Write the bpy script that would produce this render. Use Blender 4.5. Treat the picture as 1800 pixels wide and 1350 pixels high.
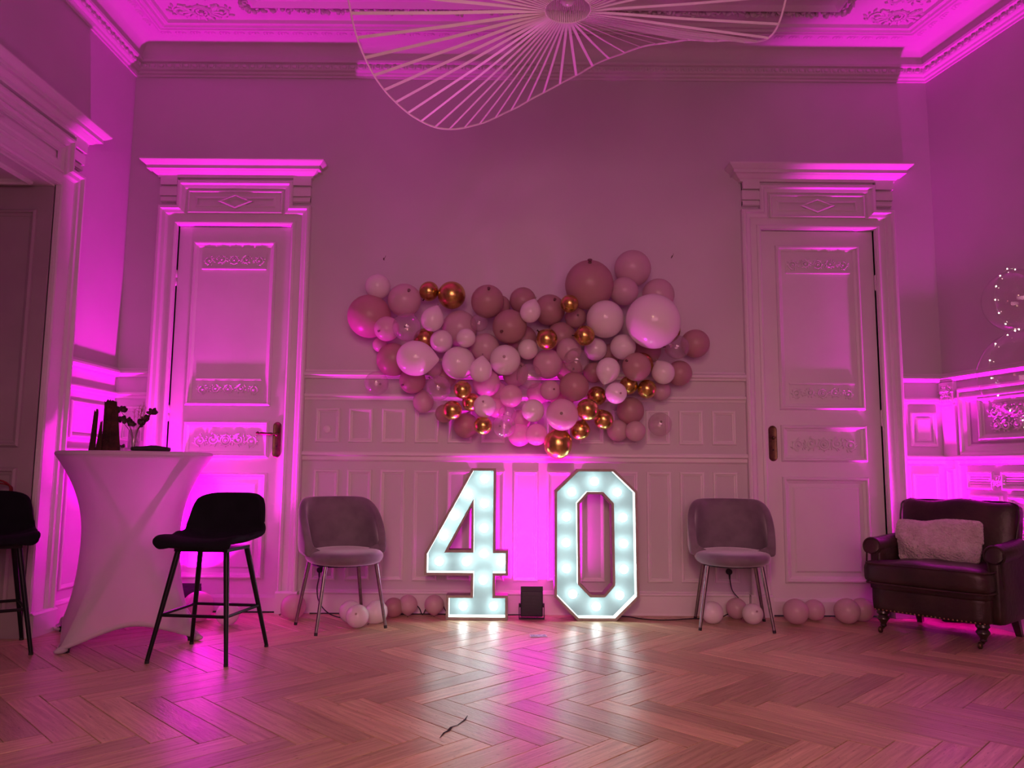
import bpy, bmesh, math, random
from mathutils import Vector, Matrix
from math import sin, cos, pi, radians, atan2, sqrt

for o in list(bpy.data.objects):
    bpy.data.objects.remove(o)
SC = bpy.context.scene
COL = SC.collection

# ---------------------------------------------------------------- camera
camd = bpy.data.cameras.new('camera')
camd.sensor_fit = 'HORIZONTAL'
camd.sensor_width = 36.0
camd.lens = 36.0 * 1351.0 / 1800.0
camd.clip_start = 0.05
cam = bpy.data.objects.new('camera', camd)
COL.objects.link(cam)
cam.matrix_world = (Matrix.Translation((0, 0, 1.0)) @ Matrix.Rotation(radians(90 + 6.46), 4, 'X')
                    @ Matrix.Rotation(radians(0.42), 4, 'Z'))
SC.camera = cam

# ---------------------------------------------------------------- view, world, room and fill light
SC.view_settings.view_transform = 'Standard'
SC.view_settings.look = 'None'
SC.view_settings.exposure = 0.0
SC.view_settings.gamma = 1.0
SC.view_settings.use_curve_mapping = False
world = bpy.data.worlds.new('world')
SC.world = world
world.use_nodes = True
world.node_tree.nodes['Background'].inputs[0].default_value = (0.30, 0.12, 0.20, 1)
world.node_tree.nodes['Background'].inputs[1].default_value = 0.05


def area_light(name, loc, target, sx, sy, power, color, spread=180):
    l = bpy.data.lights.new(name, 'AREA')
    l.shape = 'RECTANGLE'
    l.size, l.size_y = sx, sy
    l.energy = power
    l.color = color
    l.spread = radians(spread)
    o = bpy.data.objects.new(name, l)
    COL.objects.link(o)
    o.location = loc
    d = Vector(target) - Vector(loc)
    o.rotation_euler = d.to_track_quat('-Z', 'Y').to_euler()
    return o


# unseen broad fill and floor fill added behind the photographer, plus a reddish corner light
area_light('rear_fill', (0.35, -1.2, 1.85), (0.1, 5.5, 1.1), 3.0, 1.4, 26, (1.0, 0.37, 0.57), 95)  # added fill standing in for the soft pink ambient light
area_light('rear_floor_fill', (-0.2, -0.9, 2.9), (0.1, 3.3, 0.0), 0.5, 0.5, 13.5, (1.0, 0.58, 0.36), 80)  # added to make the floor less pink; no lamp known there
area_light('rear_corner_light', (2.9, 0.2, 1.2), (1.4, 3.4, 0.0), 0.5, 0.5, 5, (1.0, 0.22, 0.30))

UP_COLOR = (1.0, 0.0, 0.80)
UP_LEFT, UP_MID, UP_RIGHT = 45, 30, 94
BULB = 19.0

D = 5.55            # back wall
XL, XR = -2.874, 3.130
RA = radians(12)    # the right wall opens outwards
ZC = 4.17
YR = -1.6           # rear wall


# ---------------------------------------------------------------- helpers
def link(o, parent=None):
    COL.objects.link(o)
    if parent is not None:
        o.parent = parent
    return o


def tag(o, label=None, cat=None, group=None, kind=None):
    if label: o['label'] = label
    if cat: o['category'] = cat
    if group: o['group'] = group
    if kind: o['kind'] = kind
    return o


def empty(name, loc, rz=0.0):
    o = bpy.data.objects.new(name, None)
    o.empty_display_size = 0.1
    o.location = loc
    o.rotation_euler = (0, 0, rz)
    return link(o)


class Frame:
    """local (u, v, w) -> world"""
    def __init__(s, o, u, v, w):
        s.o, s.u, s.v, s.w = Vector(o), Vector(u), Vector(v), Vector(w)

    def __call__(s, u, v, w=0.0):
        return s.o + s.u * u + s.v * v + s.w * w

    def off(s, u, v, w):
        return Frame(s(u, v, w), s.u, s.v, s.w)


ID = Frame((0, 0, 0), (1, 0, 0), (0, 1, 0), (0, 0, 1))
FB = Frame((0, D, 0), (1, 0, 0), (0, 0, 1), (0, -1, 0))
FL = Frame((XL, 0, 0), (0, 1, 0), (0, 0, 1), (1, 0, 0))
FR = Frame((XR, D, 0), (sin(RA), -cos(RA), 0), (0, 0, 1), (-cos(RA), -sin(RA), 0))


class MB:
    def __init__(s):
        s.v, s.f = [], []

    def add(s, verts, faces):
        b = len(s.v)
        s.v += [tuple(p) for p in verts]
        s.f += [tuple(i + b for i in f) for f in faces]
        return s

    def box(s, a, b, fr=ID):
        P = [fr(x, y, z) for z in (a[2], b[2]) for y in (a[1], b[1]) for x in (a[0], b[0])]
        return s.add(P, [(0, 2, 3, 1), (4, 5, 7, 6), (0, 1, 5, 4), (2, 6, 7, 3), (0, 4, 6, 2), (1, 3, 7, 5)])

    def sweep(s, path, prof, closed=False, fr=ID, caps=True):
        n, m = len(path), len(prof)
        rings = []
        for i in range(n):
            p = Vector(path[i])
            ds = []
            if closed or i > 0: ds.append((p - Vector(path[i - 1])).normalized())
            if closed or i < n - 1: ds.append((Vector(path[(i + 1) % n]) - p).normalized())
            ns = [Vector((d.y, -d.x)) for d in ds]
            if len(ns) == 2:
                q = ns[0] + ns[1]
                mv = q / max(0.15, (1 + ns[0].dot(ns[1])))
            else:
                mv = ns[0]
            rings.append([fr(p.x + mv.x * a, p.y + mv.y * a, h) for a, h in prof])
        V = [q for r in rings for q in r]
        F = []
        for i in range(n if closed else n - 1):
            j = (i + 1) % n
            for k in range(m - 1):
                F.append((i * m + k, i * m + k + 1, j * m + k + 1, j * m + k))
        if not closed and caps:
            F.append(tuple(range(m)))
            F.append(tuple((n - 1) * m + k for k in reversed(range(m))))
        return s.add(V, F)

    def rect(s, u0, v0, u1, v1, prof, fr=ID):
        return s.sweep([(u0, v0), (u0, v1), (u1, v1), (u1, v0)], prof, True, fr)

    def tube(s, pts, rad, n=8, caps=True, fr=ID):
        pts = [Vector(p) for p in pts]
        if not hasattr(rad, '__len__'): rad = [rad] * len(pts)
        V, F = [], []
        t0 = (pts[1] - pts[0]).normalized()
        up = Vector((0, 0, 1)) if abs(t0.z) < 0.9 else Vector((1, 0, 0))
        x = t0.cross(up).normalized()
        for i, p in enumerate(pts):
            a = pts[max(0, i - 1)]; b = pts[min(len(pts) - 1, i + 1)]
            t = (b - a).normalized()
            x = (x - t * x.dot(t))
            if x.length < 1e-6: x = t.orthogonal()
            x.normalize()
            y = t.cross(x)
            for k in range(n):
                q = p + (x * cos(2 * pi * k / n) + y * sin(2 * pi * k / n)) * rad[i]
                V.append(fr(*q))
        for i in range(len(pts) - 1):
            for k in range(n):
                F.append((i * n + k, i * n + (k + 1) % n, (i + 1) * n + (k + 1) % n, (i + 1) * n + k))
        if caps:
            F.append(tuple(reversed(range(n))))
            F.append(tuple((len(pts) - 1) * n + k for k in range(n)))
        return s.add(V, F)

    def lathe(s, prof, n=16, c=(0, 0, 0), caps=True, ax=None):
        """prof: (r, z); ax optional Frame"""
        fr = ax or ID
        V, F = [], []
        for r, z in prof:
            for k in range(n):
                V.append(fr(c[0] + r * cos(2 * pi * k / n), c[1] + r * sin(2 * pi * k / n), c[2] + z))
        m = len(prof)
        for i in range(m - 1):
            for k in range(n):
                F.append((i * n + k, i * n + (k + 1) % n, (i + 1) * n + (k + 1) % n, (i + 1) * n + k))
        if caps:
            F.append(tuple(reversed(range(n))))
            F.append(tuple((m - 1) * n + k for k in range(n)))
        return s.add(V, F)

    def ball(s, c, r, n=10, m=6, fr=ID, rz=None):
        """ellipsoid; r scalar or 3-tuple"""
        if not hasattr(r, '__len__'): r = (r, r, r)
        V, F = [], []
        ca, sa = (1, 0) if rz is None else (cos(rz), sin(rz))
        for i in range(m + 1):
            th = pi * i / m
            for k in range(n):
                ph = 2 * pi * k / n
                x, y, z = r[0] * sin(th) * cos(ph), r[1] * sin(th) * sin(ph), r[2] * cos(th)
                V.append(fr(c[0] + x * ca - y * sa, c[1] + x * sa + y * ca, c[2] + z))
        for i in range(m):
            for k in range(n):
                F.append((i * n + k, (i + 1) * n + k, (i + 1) * n + (k + 1) % n, i * n + (k + 1) % n))
        return s.add(V, F)

    def grid(s, fn, nu, nv, wrapu=False):
        V = [fn(i / (nu if wrapu else nu - 1), j / (nv - 1)) for i in range(nu) for j in range(nv)]
        F = []
        for i in range(nu if wrapu else nu - 1):
            for j in range(nv - 1):
                a, b = i * nv, ((i + 1) % nu) * nv
                F.append((a + j, b + j, b + j + 1, a + j + 1))
        return s.add(V, F)

    def mesh(s, name, mat, smooth=False):
        me = bpy.data.meshes.new(name)
        me.from_pydata(s.v, [], s.f)
        bm = bmesh.new()
        bm.from_mesh(me)
        bmesh.ops.remove_doubles(bm, verts=bm.verts, dist=1e-5)
        bmesh.ops.recalc_face_normals(bm, faces=bm.faces)
        bm.to_mesh(me)
        bm.free()
        if mat: me.materials.append(mat)
        if smooth:
            me.polygons.foreach_set('use_smooth', [True] * len(me.polygons))
            if smooth != 'all':
                me.set_sharp_from_angle(angle=radians(40))
        return me

    def build(s, name, mat, parent=None, smooth=False):
        return link(bpy.data.objects.new(name, s.mesh(name, mat, smooth)), parent)


def rbox(name, size, bev, mat, parent=None, loc=(0, 0, 0), seg=4, fn=None, sub=0, rot=None):
    """a box with rounded edges; fn(v) may reshape it"""
    bm = bmesh.new()
    bmesh.ops.create_cube(bm, size=1.0)
    bmesh.ops.scale(bm, vec=size, verts=bm.verts)
    if sub:
        bmesh.ops.subdivide_edges(bm, edges=bm.edges, cuts=sub, use_grid_fill=True)
        hx, hy, hz = size[0] / 2, size[1] / 2, size[2] / 2
        b = min(bev, hx, hy, hz)
        for v in bm.verts:
            c = Vector((max(-hx + b, min(hx - b, v.co.x)), max(-hy + b, min(hy - b, v.co.y)), max(-hz + b, min(hz - b, v.co.z))))
            d = v.co - c
            if d.length > 1e-6: v.co = c + d.normalized() * b
    else:
        bmesh.ops.bevel(bm, geom=list(bm.edges) + list(bm.verts), offset=bev, segments=seg, affect='EDGES', profile=0.5)
    if fn:
        for v in bm.verts: v.co = fn(v.co.copy())
    me = bpy.data.meshes.new(name)
    bm.to_mesh(me); bm.free()
    me.polygons.foreach_set('use_smooth', [True] * len(me.polygons))
    if mat: me.materials.append(mat)
    o = bpy.data.objects.new(name, me)
    o.location = loc
    if rot: o.rotation_euler = rot
    return link(o, parent)


def arc(a0, a1, r, n, c=(0, 0)):
    return [(c[0] + r * cos(a0 + (a1 - a0) * i / n), c[1] + r * sin(a0 + (a1 - a0) * i / n)) for i in range(n + 1)]


def spline(pts, n=8):
    """Catmull-Rom through pts"""
    P = [Vector(p) for p in pts]
    P = [P[0] * 2 - P[1]] + P + [P[-1] * 2 - P[-2]]
    out = []
    for i in range(1, len(P) - 2):
        for k in range(n):
            t = k / n
            a, b, c, d = P[i - 1], P[i], P[i + 1], P[i + 2]
            out.append(0.5 * ((2 * b) + (c - a) * t + (2 * a - 5 * b + 4 * c - d) * t * t + (3 * b - a - 3 * c + d) * t ** 3))
    out.append(P[-2])
    return out


# ---------------------------------------------------------------- materials
def new_mat(name):
    m = bpy.data.materials.new(name)
    m.use_nodes = True
    nt = m.node_tree
    return m, nt, nt.nodes['Principled BSDF'], nt.nodes['Material Output']


def bump(nt, bs, scale, strength, dist=0.01, detail=4, coord='Object', vec=None):
    tc = nt.nodes.new('ShaderNodeTexCoord')
    nz = nt.nodes.new('ShaderNodeTexNoise')
    nz.inputs['Scale'].default_value = scale
    nz.inputs['Detail'].default_value = detail
    nt.links.new(tc.outputs[coord] if vec is None else vec, nz.inputs['Vector'])
    bp = nt.nodes.new('ShaderNodeBump')
    bp.inputs['Strength'].default_value = strength
    bp.inputs['Distance'].default_value = dist
    nt.links.new(nz.outputs['Fac'], bp.inputs['Height'])
    nt.links.new(bp.outputs['Normal'], bs.inputs['Normal'])
    return nz


def vary(nt, bs, c1, c2, scale, detail=3, lo=0.35, hi=0.65):
    tc = nt.nodes.new('ShaderNodeTexCoord')
    nz = nt.nodes.new('ShaderNodeTexNoise')
    nz.inputs['Scale'].default_value = scale
    nz.inputs['Detail'].default_value = detail
    nt.links.new(tc.outputs['Object'], nz.inputs['Vector'])
    cr = nt.nodes.new('ShaderNodeValToRGB')
    cr.color_ramp.elements[0].position = lo
    cr.color_ramp.elements[1].position = hi
    cr.color_ramp.elements[0].color = (*c1, 1)
    cr.color_ramp.elements[1].color = (*c2, 1)
    nt.links.new(nz.outputs['Fac'], cr.inputs['Fac'])
    nt.links.new(cr.outputs['Color'], bs.inputs['Base Color'])


def mat(name, col, rough=0.5, metal=0.0, col2=None, vs=6, bs_=None, spec=0.5, coat=0.0, sheen=0.0):
    m, nt, b, out = new_mat(name)
    b.inputs['Base Color'].default_value = (*col, 1)
    b.inputs['Roughness'].default_value = rough
    b.inputs['Metallic'].default_value = metal
    b.inputs['Specular IOR Level'].default_value = spec
    if coat:
        b.inputs['Coat Weight'].default_value = coat
        b.inputs['Coat Roughness'].default_value = 0.12
    if sheen:
        b.inputs['Sheen Weight'].default_value = sheen
        b.inputs['Sheen Roughness'].default_value = 0.4
    if col2: vary(nt, b, col, col2, vs)
    if bs_: bump(nt, b, *bs_)
    return m


def emit_mat(name, col, strength):
    m, nt, b, out = new_mat(name)
    b.inputs['Base Color'].default_value = (*col, 1)
    b.inputs['Emission Color'].default_value = (*col, 1)
    b.inputs['Emission Strength'].default_value = strength
    return m


def latex_mat(name, col, thin=0.22, rough=0.18):
    m, nt, b, out = new_mat(name)
    b.inputs['Base Color'].default_value = (*col, 1)
    b.inputs['Roughness'].default_value = rough
    tr = nt.nodes.new('ShaderNodeBsdfTranslucent')
    tr.inputs['Color'].default_value = (*col, 1)
    mx = nt.nodes.new('ShaderNodeMixShader')
    mx.inputs[0].default_value = thin
    nt.links.new(b.outputs[0], mx.inputs[1])
    nt.links.new(tr.outputs[0], mx.inputs[2])
    nt.links.new(mx.outputs[0], out.inputs['Surface'])
    return m


def clear_mat(name, tint=(1, 0.95, 0.97), film=0.05, rough=0.03):
    """thin clear skin: mirror-like at grazing angles, see-through elsewhere"""
    m, nt, b, out = new_mat(name)
    b.inputs['Base Color'].default_value = (0.9, 0.85, 0.87, 1)
    b.inputs['Roughness'].default_value = rough
    b.inputs['Specular IOR Level'].default_value = 1.0
    tp = nt.nodes.new('ShaderNodeBsdfTransparent')
    tp.inputs['Color'].default_value = (*tint, 1)
    gl = nt.nodes.new('ShaderNodeBsdfGlossy')
    gl.inputs['Roughness'].default_value = rough
    lw = nt.nodes.new('ShaderNodeLayerWeight')
    lw.inputs['Blend'].default_value = 0.5
    pw = nt.nodes.new('ShaderNodeMath'); pw.operation = 'POWER'; pw.inputs[1].default_value = 4.0
    nt.links.new(lw.outputs['Facing'], pw.inputs[0])
    ma = nt.nodes.new('ShaderNodeMath'); ma.operation = 'MULTIPLY_ADD'
    ma.inputs[1].default_value = 0.60; ma.inputs[2].default_value = 0.07
    nt.links.new(pw.outputs[0], ma.inputs[0])
    m1 = nt.nodes.new('ShaderNodeMixShader')
    nt.links.new(ma.outputs[0], m1.inputs[0])
    nt.links.new(tp.outputs[0], m1.inputs[1])
    nt.links.new(gl.outputs[0], m1.inputs[2])
    m2 = nt.nodes.new('ShaderNodeMixShader')
    m2.inputs[0].default_value = film
    nt.links.new(m1.outputs[0], m2.inputs[1])
    nt.links.new(b.outputs[0], m2.inputs[2])
    nt.links.new(m2.outputs[0], out.inputs['Surface'])
    return m


def wood_floor_mat():
    m, nt, b, out = new_mat('oak_parquet')
    N, L = nt.nodes, nt.links
    tc = N.new('ShaderNodeTexCoord')
    oi = N.new('ShaderNodeObjectInfo')
    sc = N.new('ShaderNodeVectorMath'); sc.operation = 'SCALE'
    cx = N.new('ShaderNodeCombineXYZ')
    L.new(oi.outputs['Random'], cx.inputs[0]); L.new(oi.outputs['Random'], cx.inputs[1])
    L.new(cx.outputs[0], sc.inputs[0]); sc.inputs['Scale'].default_value = 37.0
    ad = N.new('ShaderNodeVectorMath'); ad.operation = 'ADD'
    L.new(tc.outputs['Object'], ad.inputs[0]); L.new(sc.outputs[0], ad.inputs[1])
    mp = N.new('ShaderNodeMapping'); mp.inputs['Scale'].default_value = (1.6, 26, 26)
    L.new(ad.outputs[0], mp.inputs['Vector'])
    n1 = N.new('ShaderNodeTexNoise'); n1.inputs['Scale'].default_value = 2.2; n1.inputs['Detail'].default_value = 6
    n1.inputs['Distortion'].default_value = 0.7
    L.new(mp.outputs[0], n1.inputs['Vector'])
    cr = N.new('ShaderNodeValToRGB')
    cr.color_ramp.elements[0].position = 0.30; cr.color_ramp.elements[0].color = (0.40, 0.27, 0.145, 1)
    cr.color_ramp.elements[1].position = 0.70; cr.color_ramp.elements[1].color = (0.66, 0.49, 0.295, 1)
    L.new(n1.outputs['Fac'], cr.inputs['Fac'])
    hs = N.new('ShaderNodeHueSaturation')
    mr = N.new('ShaderNodeMapRange'); mr.inputs['To Min'].default_value = 0.72; mr.inputs['To Max'].default_value = 1.18
    L.new(oi.outputs['Random'], mr.inputs['Value'])
    L.new(mr.outputs[0], hs.inputs['Value']); L.new(cr.outputs[0], hs.inputs['Color'])
    # small dark flecks and scratches
    mp2 = N.new('ShaderNodeMapping'); mp2.inputs['Scale'].default_value = (18, 70, 70)
    L.new(ad.outputs[0], mp2.inputs['Vector'])
    n2 = N.new('ShaderNodeTexNoise'); n2.inputs['Scale'].default_value = 1.6; n2.inputs['Detail'].default_value = 3
    L.new(mp2.outputs[0], n2.inputs['Vector'])
    cr2 = N.new('ShaderNodeValToRGB')
    cr2.color_ramp.elements[0].position = 0.27; cr2.color_ramp.elements[0].color = (0.35, 0.3, 0.28, 1)
    cr2.color_ramp.elements[1].position = 0.36; cr2.color_ramp.elements[1].color = (1, 1, 1, 1)
    L.new(n2.outputs['Fac'], cr2.inputs['Fac'])
    mx = N.new('ShaderNodeMix'); mx.data_type = 'RGBA'; mx.blend_type = 'MULTIPLY'
    mx.inputs[0].default_value = 0.8
    L.new(hs.outputs[0], mx.inputs[6]); L.new(cr2.outputs[0], mx.inputs[7])
    L.new(mx.outputs[2], b.inputs['Base Color'])
    b.inputs['Roughness'].default_value = 0.34
    b.inputs['Specular IOR Level'].default_value = 0.42
    bp = N.new('ShaderNodeBump'); bp.inputs['Strength'].default_value = 0.35; bp.inputs['Distance'].default_value = 0.004
    L.new(n2.outputs['Fac'], bp.inputs['Height'])
    L.new(bp.outputs['Normal'], b.inputs['Normal'])
    return m


PAINT = mat('white_gloss_paint', (0.67, 0.64, 0.63), 0.42, col2=(0.71, 0.68, 0.67), vs=3, bs_=(9, 0.05, 0.01))
WALL = mat('white_wall_paint', (0.55, 0.52, 0.52), 0.75, col2=(0.60, 0.57, 0.57), vs=1.2, bs_=(14, 0.08, 0.01))
SHADED_PAINT = mat('shaded_paint', (0.36, 0.31, 0.31), 0.5, col2=(0.40, 0.35, 0.35), vs=3, bs_=(9, 0.05, 0.01))  # paint darkened to put the doorway's shade into its colour
CEIL = mat('plaster', (0.60, 0.57, 0.56), 0.8, col2=(0.64, 0.61, 0.60), vs=2, bs_=(20, 0.1, 0.01))
GAP = mat('dark_gap', (0.02, 0.015, 0.012), 0.9)
WOOD = wood_floor_mat()
BRASS_OLD = mat('old_bronze', (0.10, 0.06, 0.035), 0.42, 0.85, col2=(0.16, 0.10, 0.05), vs=30)
VELVET = mat('grey_mauve_velvet', (0.155, 0.125, 0.145), 0.85, col2=(0.215, 0.175, 0.20), vs=7, sheen=0.8, bs_=(220, 0.15, 0.002), spec=0.2)
BLACKV = mat('black_velvet', (0.006, 0.006, 0.009), 0.9, col2=(0.009, 0.009, 0.013), vs=9, spec=0.15)
BLACKM = mat('black_metal', (0.007, 0.007, 0.008), 0.36, 0.0, col2=(0.010, 0.010, 0.012), vs=12, spec=0.22)
CHROME = mat('brushed_steel', (0.24, 0.225, 0.215), 0.34, 1.0, col2=(0.30, 0.28, 0.27), vs=40)
RUBBER = mat('black_rubber', (0.012, 0.012, 0.012), 0.7, col2=(0.02, 0.02, 0.02), vs=30)
LEATHER = mat('brown_leather', (0.020, 0.010, 0.008), 0.42, col2=(0.050, 0.026, 0.018), vs=5, bs_=(34, 0.35, 0.008), spec=0.5)
FLEECE = mat('pink_white_fleece', (0.68, 0.56, 0.53), 0.95, col2=(0.82, 0.70, 0.67), vs=25, bs_=(75, 1.0, 0.03), sheen=0.6)
DARKWOOD = mat('dark_turned_wood', (0.020, 0.010, 0.008), 0.35, col2=(0.035, 0.018, 0.012), vs=20, coat=0.3)
NAILM = mat('brass_nail', (0.30, 0.18, 0.10), 0.35, 1.0, col2=(0.4, 0.25, 0.13), vs=50)


# ================================================================ THE ROOM
def struct(o, label, cat):
    return tag(o, label, cat, kind='structure')


def wall_x(y):
    """x of the right wall at depth y"""
    return XR + (D - y) * math.tan(RA)


ROOM = [(XL, YR), (XL, D), (XR, D), (wall_x(YR), YR)]

# ---- back wall with two door openings
LW, DH = 0.421, 2.795                # half width and height of the door leaves
C1, C2 = -2.065, 2.2575              # door centres
mb = MB()
TH = 0.22
xs = [XL - TH, C1 - LW, C1 + LW, C2 - LW, C2 + LW, XR + TH]
for i in range(5):
    z0 = DH if i in (1, 3) else 0
    mb.box((xs[i], z0, -TH), (xs[i + 1], ZC + 0.05, 0), FB)
wall_back = struct(mb.build('wall_back', WALL), 'white panelled back wall behind the balloons and the number lights', 'wall')

# ---- left wall with the wide doorway
OY0, OY1, OZ = 2.95, 4.66, 2.765
mb = MB()
mb.box((OY1, 0, -0.55), (D, ZC + 0.05, 0), FL)
mb.box((OY0, OZ, -0.55), (OY1, ZC + 0.05, 0), FL)
mb.box((YR, 0, -0.55), (OY0, ZC + 0.05, 0), FL)
wall_left = struct(mb.build('wall_left', WALL), 'white left wall with the wide cased doorway', 'wall')

# ---- right wall
LR = (D - YR) / cos(RA)
wall_right = struct(MB().box((0, 0, -TH), (LR, ZC + 0.05, 0), FR).build('wall_right', WALL),
                    'white right wall with carved panelling beside the armchair', 'wall')
wall_rear = struct(MB().box((XL - TH, YR - TH, 0), (wall_x(YR) + TH, YR, ZC + 0.05)).build('wall_rear', WALL),
                   'plain rear wall behind the viewer', 'wall')
ceiling = struct(MB().box((XL - 0.6, YR - TH, ZC), (wall_x(YR) + TH, D + TH, ZC + 0.15)).build('ceiling', CEIL),
                 'white plaster ceiling with moulded frames and carved corners', 'ceiling')

# ---- floor: herringbone parquet, bands running along the back wall
floor = struct(MB().box((XL - 0.6, YR - 0.2, -0.08), (wall_x(YR) + 0.2, D + 0.1, -0.0215)).build('floor', GAP),
               'oak herringbone parquet floor', 'floor')
PL, PW, PG, PT = 0.70, 0.1265, 0.0016, 0.02


def plank_mesh(poly, name='plank'):
    """poly: top outline in local xy; chamfered slab"""
    n = len(poly)
    c = Vector((sum(p[0] for p in poly) / n, sum(p[1] for p in poly) / n))
    ch = 0.0012
    V = [(p[0], p[1], -PT) for p in poly] + [(p[0], p[1], -ch) for p in poly]
    for i, p in enumerate(poly):
        q = Vector(p)
        d1 = (q - Vector(poly[i - 1])).normalized(); d2 = (Vector(poly[(i + 1) % n]) - q).normalized()
        n1, n2 = Vector((-d1.y, d1.x)), Vector((-d2.y, d2.x))
        m = (n1 + n2) / max(0.3, 1 + n1.dot(n2))
        V.append((p[0] + m.x * ch, p[1] + m.y * ch, 0))
    F = [tuple(2 * n + i for i in range(n))]
    for i in range(n):
        j = (i + 1) % n
        F.append((i, j, n + j, n + i)); F.append((n + i, n + j, 2 * n + j, 2 * n + i))
    me = bpy.data.meshes.new(name)
    me.from_pydata(V, [], F)
    me.materials.append(WOOD)
    return me


def clip_poly(poly, lim):
    """clip a convex polygon to the convex counter-clockwise polygon lim"""
    for i in range(len(lim)):
        a, b = Vector(lim[i]), Vector(lim[(i + 1) % len(lim)])
        nrm = Vector((-(b - a).y, (b - a).x))
        out = []
        for k in range(len(poly)):
            p, q = Vector(poly[k]), Vector(poly[(k + 1) % len(poly)])
            dp, dq = (p - a).dot(nrm), (q - a).dot(nrm)
            if dp >= 0: out.append((p.x, p.y))
            if dp * dq < 0:
                t = dp / (dp - dq); r = p + (q - p) * t; out.append((r.x, r.y))
        poly = out
        if len(poly) < 3: return []
    return poly


FLIM = [(XL - 0.5, YR), (wall_x(YR) - 0.006, YR), (XR - 0.006, D - 0.012), (XL - 0.5, D - 0.012)]
full = plank_mesh([(-PL / 2 + PG, -PW / 2 + PG), (PL / 2 - PG, -PW / 2 + PG), (PL / 2 - PG, PW / 2 - PG), (-PL / 2 + PG, PW / 2 - PG)])
rng = random.Random(4)
FO = Vector((-0.20, 4.43))
planks = []
ca, sa = cos(radians(-45)), sin(radians(-45))
for b in range(-14, 12):
    for i in range(-60, 60):
        for kind in (0, 1):
            if kind == 0: u, v, r0 = i * PW + PL / 2, i * PW + PW / 2, 0
            else: u, v, r0 = i * PW + PW / 2, i * PW + PW + PL / 2, 90
            u += b * PL; v -= b * PL
            c = FO + Vector((u * ca - v * sa, u * sa + v * ca))
            if c.y < YR - 0.5 or c.y > D + 0.5 or c.x < XL - 1.1 or c.x > 5.3: continue
            ang = radians(-45 + r0)
            R = Matrix.Rotation(ang, 2)
            loc = [(-PL / 2 + PG, -PW / 2 + PG), (PL / 2 - PG, -PW / 2 + PG), (PL / 2 - PG, PW / 2 - PG), (-PL / 2 + PG, PW / 2 - PG)]
            wp = [tuple(c + R @ Vector(p)) for p in loc]
            cp = clip_poly(wp, FLIM)
            if not cp: continue
            planks.append((c, ang, wp, cp))
rest = MB()
seen = []
for c, ang, wp, cp in planks:
    # in the picture: ahead of the lens, inside the view wedge
    mx = max(p[1] for p in cp)
    vis = any(p[1] > 2.42 and abs(p[0]) < 0.70 * p[1] + 0.03 for p in cp) and max(p[0] for p in cp) > XL - 0.02
    if vis: seen.append((c, ang, wp, cp))
    else:
        n = len(cp)
        rest.add([(p[0], p[1], 0) for p in cp], [tuple(range(n))])
seen.sort(key=lambda t: t[0].length)
for k, (c, ang, wp, cp) in enumerate(seen):
    if k >= 300:
        rest.add([(p[0], p[1], 0) for p in cp], [tuple(range(len(cp)))]); continue
    if len(cp) == 4 and all((Vector(a) - Vector(b)).length < 1e-6 for a, b in zip(sorted(cp), sorted(wp))):
        me = full
    else:
        Ri = Matrix.Rotation(-ang, 2)
        me = plank_mesh([tuple(Ri @ (Vector(p) - c)) for p in cp])
    o = bpy.data.objects.new('plank', me)
    o.location = (c.x, c.y, rng.uniform(-0.0007, 0.0))
    o.rotation_euler = (rng.gauss(0, 0.0012), rng.gauss(0, 0.0006), ang)
    link(o, floor)
tag(rest.build('parquet_rest', WOOD, floor), kind='stuff')
# a split in one of the planks
mb = MB()
cr = [(-0.262, 3.02), (-0.25, 3.08), (-0.236, 3.10), (-0.228, 3.145), (-0.205, 3.17), (-0.18, 3.235), (-0.172, 3.29)]
wd = [0.001, 0.004, 0.006, 0.005, 0.002, 0.004, 0.001]
V = [(p[0] - w, p[1] + w * .4, 0.0012) for p, w in zip(cr, wd)] + [(p[0] + w, p[1] - w * .4, 0.0012) for p, w in zip(cr, wd)]
mb.add(V, [(i, i + 1, len(cr) + i + 1, len(cr) + i) for i in range(len(cr) - 1)])
mb.build('crack', GAP, floor)

# ---------------------------------------------------------------- moulding profiles (offset inwards, height off the wall)
P_PANEL = [(0, 0), (0.002, 0.012), (0.010, 0.016), (0.016, 0.015), (0.020, 0.008), (0.028, 0.005), (0.030, 0.0)]
P_DOOR = [(0, 0), (0.003, 0.014), (0.014, 0.024), (0.022, 0.022), (0.028, 0.010), (0.044, 0.004), (0.050, -0.006), (0.062, -0.008)]
P_CAP = [(-0.010, 0), (-0.010, 0.016), (0.0, 0.022), (0.006, 0.034), (0.014, 0.046), (0.030, 0.05), (0.040, 0.034), (0.052, 0.03), (0.056, 0)]
P_BAND = [(0, 0), (0, 0.022), (0.010, 0.028), (0.018, 0.028), (0.030, 0.012), (0.044, 0.008), (0.044, 0)]
P_MID = [(0, 0), (0.0, 0.026), (0.010, 0.034), (0.026, 0.034), (0.036, 0.018), (0.060, 0.016), (0.068, 0.006), (0.072, 0)]
P_BASE = [(0, 0), (0.0, 0.006), (0.008, 0.010), (0.014, 0.022), (0.024, 0.026), (0.034, 0.020), (0.150, 0.020), (0.165, 0.022), (0.165, 0)]
P_ARCH = [(0, 0), (0, 0.046), (0.010, 0.056), (0.024, 0.056), (0.034, 0.040), (0.056, 0.036), (0.066, 0.024), (0.072, 0.022), (0.072, 0)]


def rail(name, prof, top, u0, u1, fr, parent, m=None):
    """horizontal moulding whose upper edge is at height top; offsets run downwards"""
    return MB().sweep([(u0, top), (u1, top)], prof, False, fr).build(name, m or PAINT, parent)


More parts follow.
